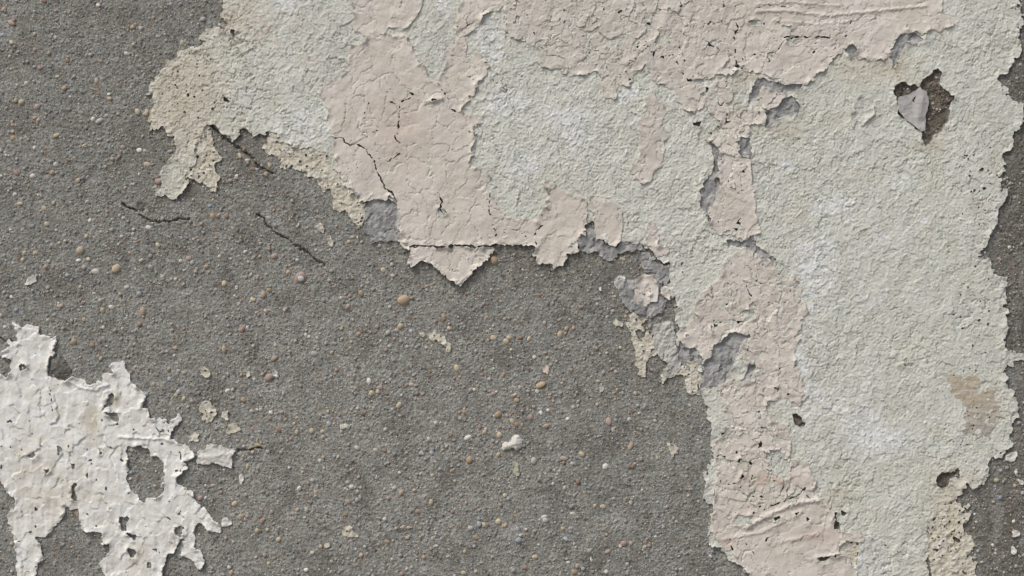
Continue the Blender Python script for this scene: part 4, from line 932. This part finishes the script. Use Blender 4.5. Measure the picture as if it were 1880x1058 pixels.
def put_pebble(x, y, a, b_, c, label=None):
    o = bpy.data.objects.new("pebble", protos[rng.randrange(10)])
    j, i = at(x, y); r = min(a, b_)
    o.location = ((x - 940) * S, -(cem[j, i] * .3 + cemS[j, i] * .7 - .05 * r) * S, CZ - (y - 529) * S)
    o.scale = (a * S * 1.05, r * .62 * S, b_ * S * 1.05)
    o.rotation_euler = (rng.uniform(-.2, .2), rng.uniform(-.5, .5), rng.uniform(-.2, .2))
    col.objects.link(o); o.parent = wall
    o.material_slots[0].link = 'OBJECT'; o.material_slots[0].material = pmats[c, rng.randrange(2)]
    if label: o["label"] = label
    return o
for p in plist: put_pebble(*p)
big = put_pebble(552, 514, 11, 15, 'k', "large oval grey-brown pebble with a white paint speck on it"); big.rotation_euler = (0, math.radians(20), 0)
spk = put_pebble(553, 512, 5, 5, 'w'); spk.name = "paint_speck"; spk.location.y = big.location.y - 5.6 * S; spk.scale = (5 * S, 1.6 * S, 5.5 * S)
# loose wedge of render and the round grey stone in the left cavity
def lump(name, poly, hgt, mat, label=None, cat=None, parent=None, base=0.0, colr_=None):
    m = pip(poly, X + WX * F(.35), Y + WY * F(.35)); w = window(m, 4)
    d = inside_steps(m[w], 9)
    H = cemS.copy(); H[w] = F(base) + cemS[w] * F(.3) + np.sqrt(np.clip(d / 9, 0, 1)) * F(hgt) + fbm(X[w], Y[w], 10, 3, 901) * F(1.1) + n_fin[w] * F(.3)
    me, org = sheet_mesh(name, blur(m[w].astype(F), 1), X[w], Y[w], H[w], (colr_ if colr_ is not None else C_cem)[w], mat, 4.0)
    o = link(name, me, tuple(org), parent)
    return tag(o, label, cat) if cat else (tag(o, label) if label else o)
lump("render_wedge", [(93,668),(100,658),(108,654),(120,661),(126,670),(131,680),(126,690),(118,696),(101,691),(91,680)], 6.5, M_cement, "loose dark wedge of cement render sitting above the white sheet", None, wall, colr_=flat((.17, .165, .15)))
lump("cavity_stone", [(252,378),(258,372),(264,378),(264,388),(257,391),(251,387)], 4.5, M_cement, "round grey stone sitting in the cavity at the end of the left crack", None, wall, base=-3.0, colr_=flat((.15, .14, .12)))
lump("plaster_lump", [(921,817),(926,811),(936,811),(941,802),(948,797),(955,801),(959,808),(958,821),(950,827),(942,823),(936,825),(926,827),(920,824)], 7.5, M_white, "knobbly white plaster lump stuck on the lower middle of the bare cement", "plaster lump", base=.6, colr_=flat((.62, .615, .57)))
lump("root_trace", [(470,800),(472,803),(473,814),(480,817),(490,820),(488,822),(474,819),(462,823),(448,828),(462,820),(470,815)], 1.6, M_cream, "thin branching beige root trace at the end of the crack right of the star-shaped flake", "root", base=.8, colr_=flat((.42, .36, .26)))

# everything finer: one mass of sand grains and gravel
def grains(n, rmin, rmax, name, sub, seed):
    r_ = np.random.RandomState(seed)
    bm = ico(sub, seed, .15)
    bv = np.array([v.co[:] for v in bm.verts]); bf = np.array([[v.index for v in f.verts] for f in bm.faces]); bm.free()
    xs = r_.uniform(-90, 1970, n * 3); ys = r_.uniform(-90, 1148, n * 3)
    jj = np.clip(np.searchsorted(gy, ys), 0, NY - 1); ii = np.clip(np.searchsorted(gx, xs), 0, NX - 1)
    ok = ~solid[jj, ii]
    ok &= (fbm(xs.astype(F), ys.astype(F), 60, 2, 77) + r_.uniform(-.8, 1.1, len(xs)) > 0)
    xs = xs[ok][:n]; ys = ys[ok][:n]; jj = jj[ok][:n]; ii = ii[ok][:n]; m = len(xs)
    r = rmin + (rmax - rmin) * r_.uniform(0, 1, m) ** 2.6
    sx = r * r_.uniform(.8, 1.3, m); sz = r * r_.uniform(.8, 1.2, m); sy = r * r_.uniform(.5, .75, m)
    an = r_.uniform(0, 6.28, m)
    V_ = np.zeros((m, len(bv), 3))
    lx = bv[None, :, 0] * sx[:, None]; lz = bv[None, :, 2] * sz[:, None]; ly = bv[None, :, 1] * sy[:, None]
    V_[..., 0] = lx * np.cos(an)[:, None] - lz * np.sin(an)[:, None] + xs[:, None]
    V_[..., 2] = lx * np.sin(an)[:, None] + lz * np.cos(an)[:, None] + ys[:, None]
    hh = (cem[jj, ii] * .4 + cemS[jj, ii] * .6 + .02 * r)
    V_[..., 1] = ly + hh[:, None]
    co = to_world(V_[..., 0].ravel(), V_[..., 2].ravel(), V_[..., 1].ravel())
    fc = (bf[None] + (np.arange(m) * len(bv))[:, None, None]).reshape(-1, 3)
    pal = np.array([PAL[k] for k in 'llllllggggwwccctkkbbnroyllgg'])
    cc = pal[r_.randint(0, len(pal), m)] * r_.uniform(.75, 1.12, (m, 1)) ; cc = cc * .75 + np.array([.32, .31, .285]) * .25
    cv = np.repeat(cc, len(bv), 0)
    me = make_mesh(name, co, fc.ravel(), np.arange(len(fc)) * 3, cv, M_stone, np.ones(len(fc), bool))
    o = link(name, me, parent=wall); o["kind"] = "stuff"; o["label"] = "fine gravel and sand grains set in the cement"
grains(6500, 1.5, 4.2, "gravel", 2, 5)
grains(18000, .8, 2.0, "sand_grains", 1, 6)
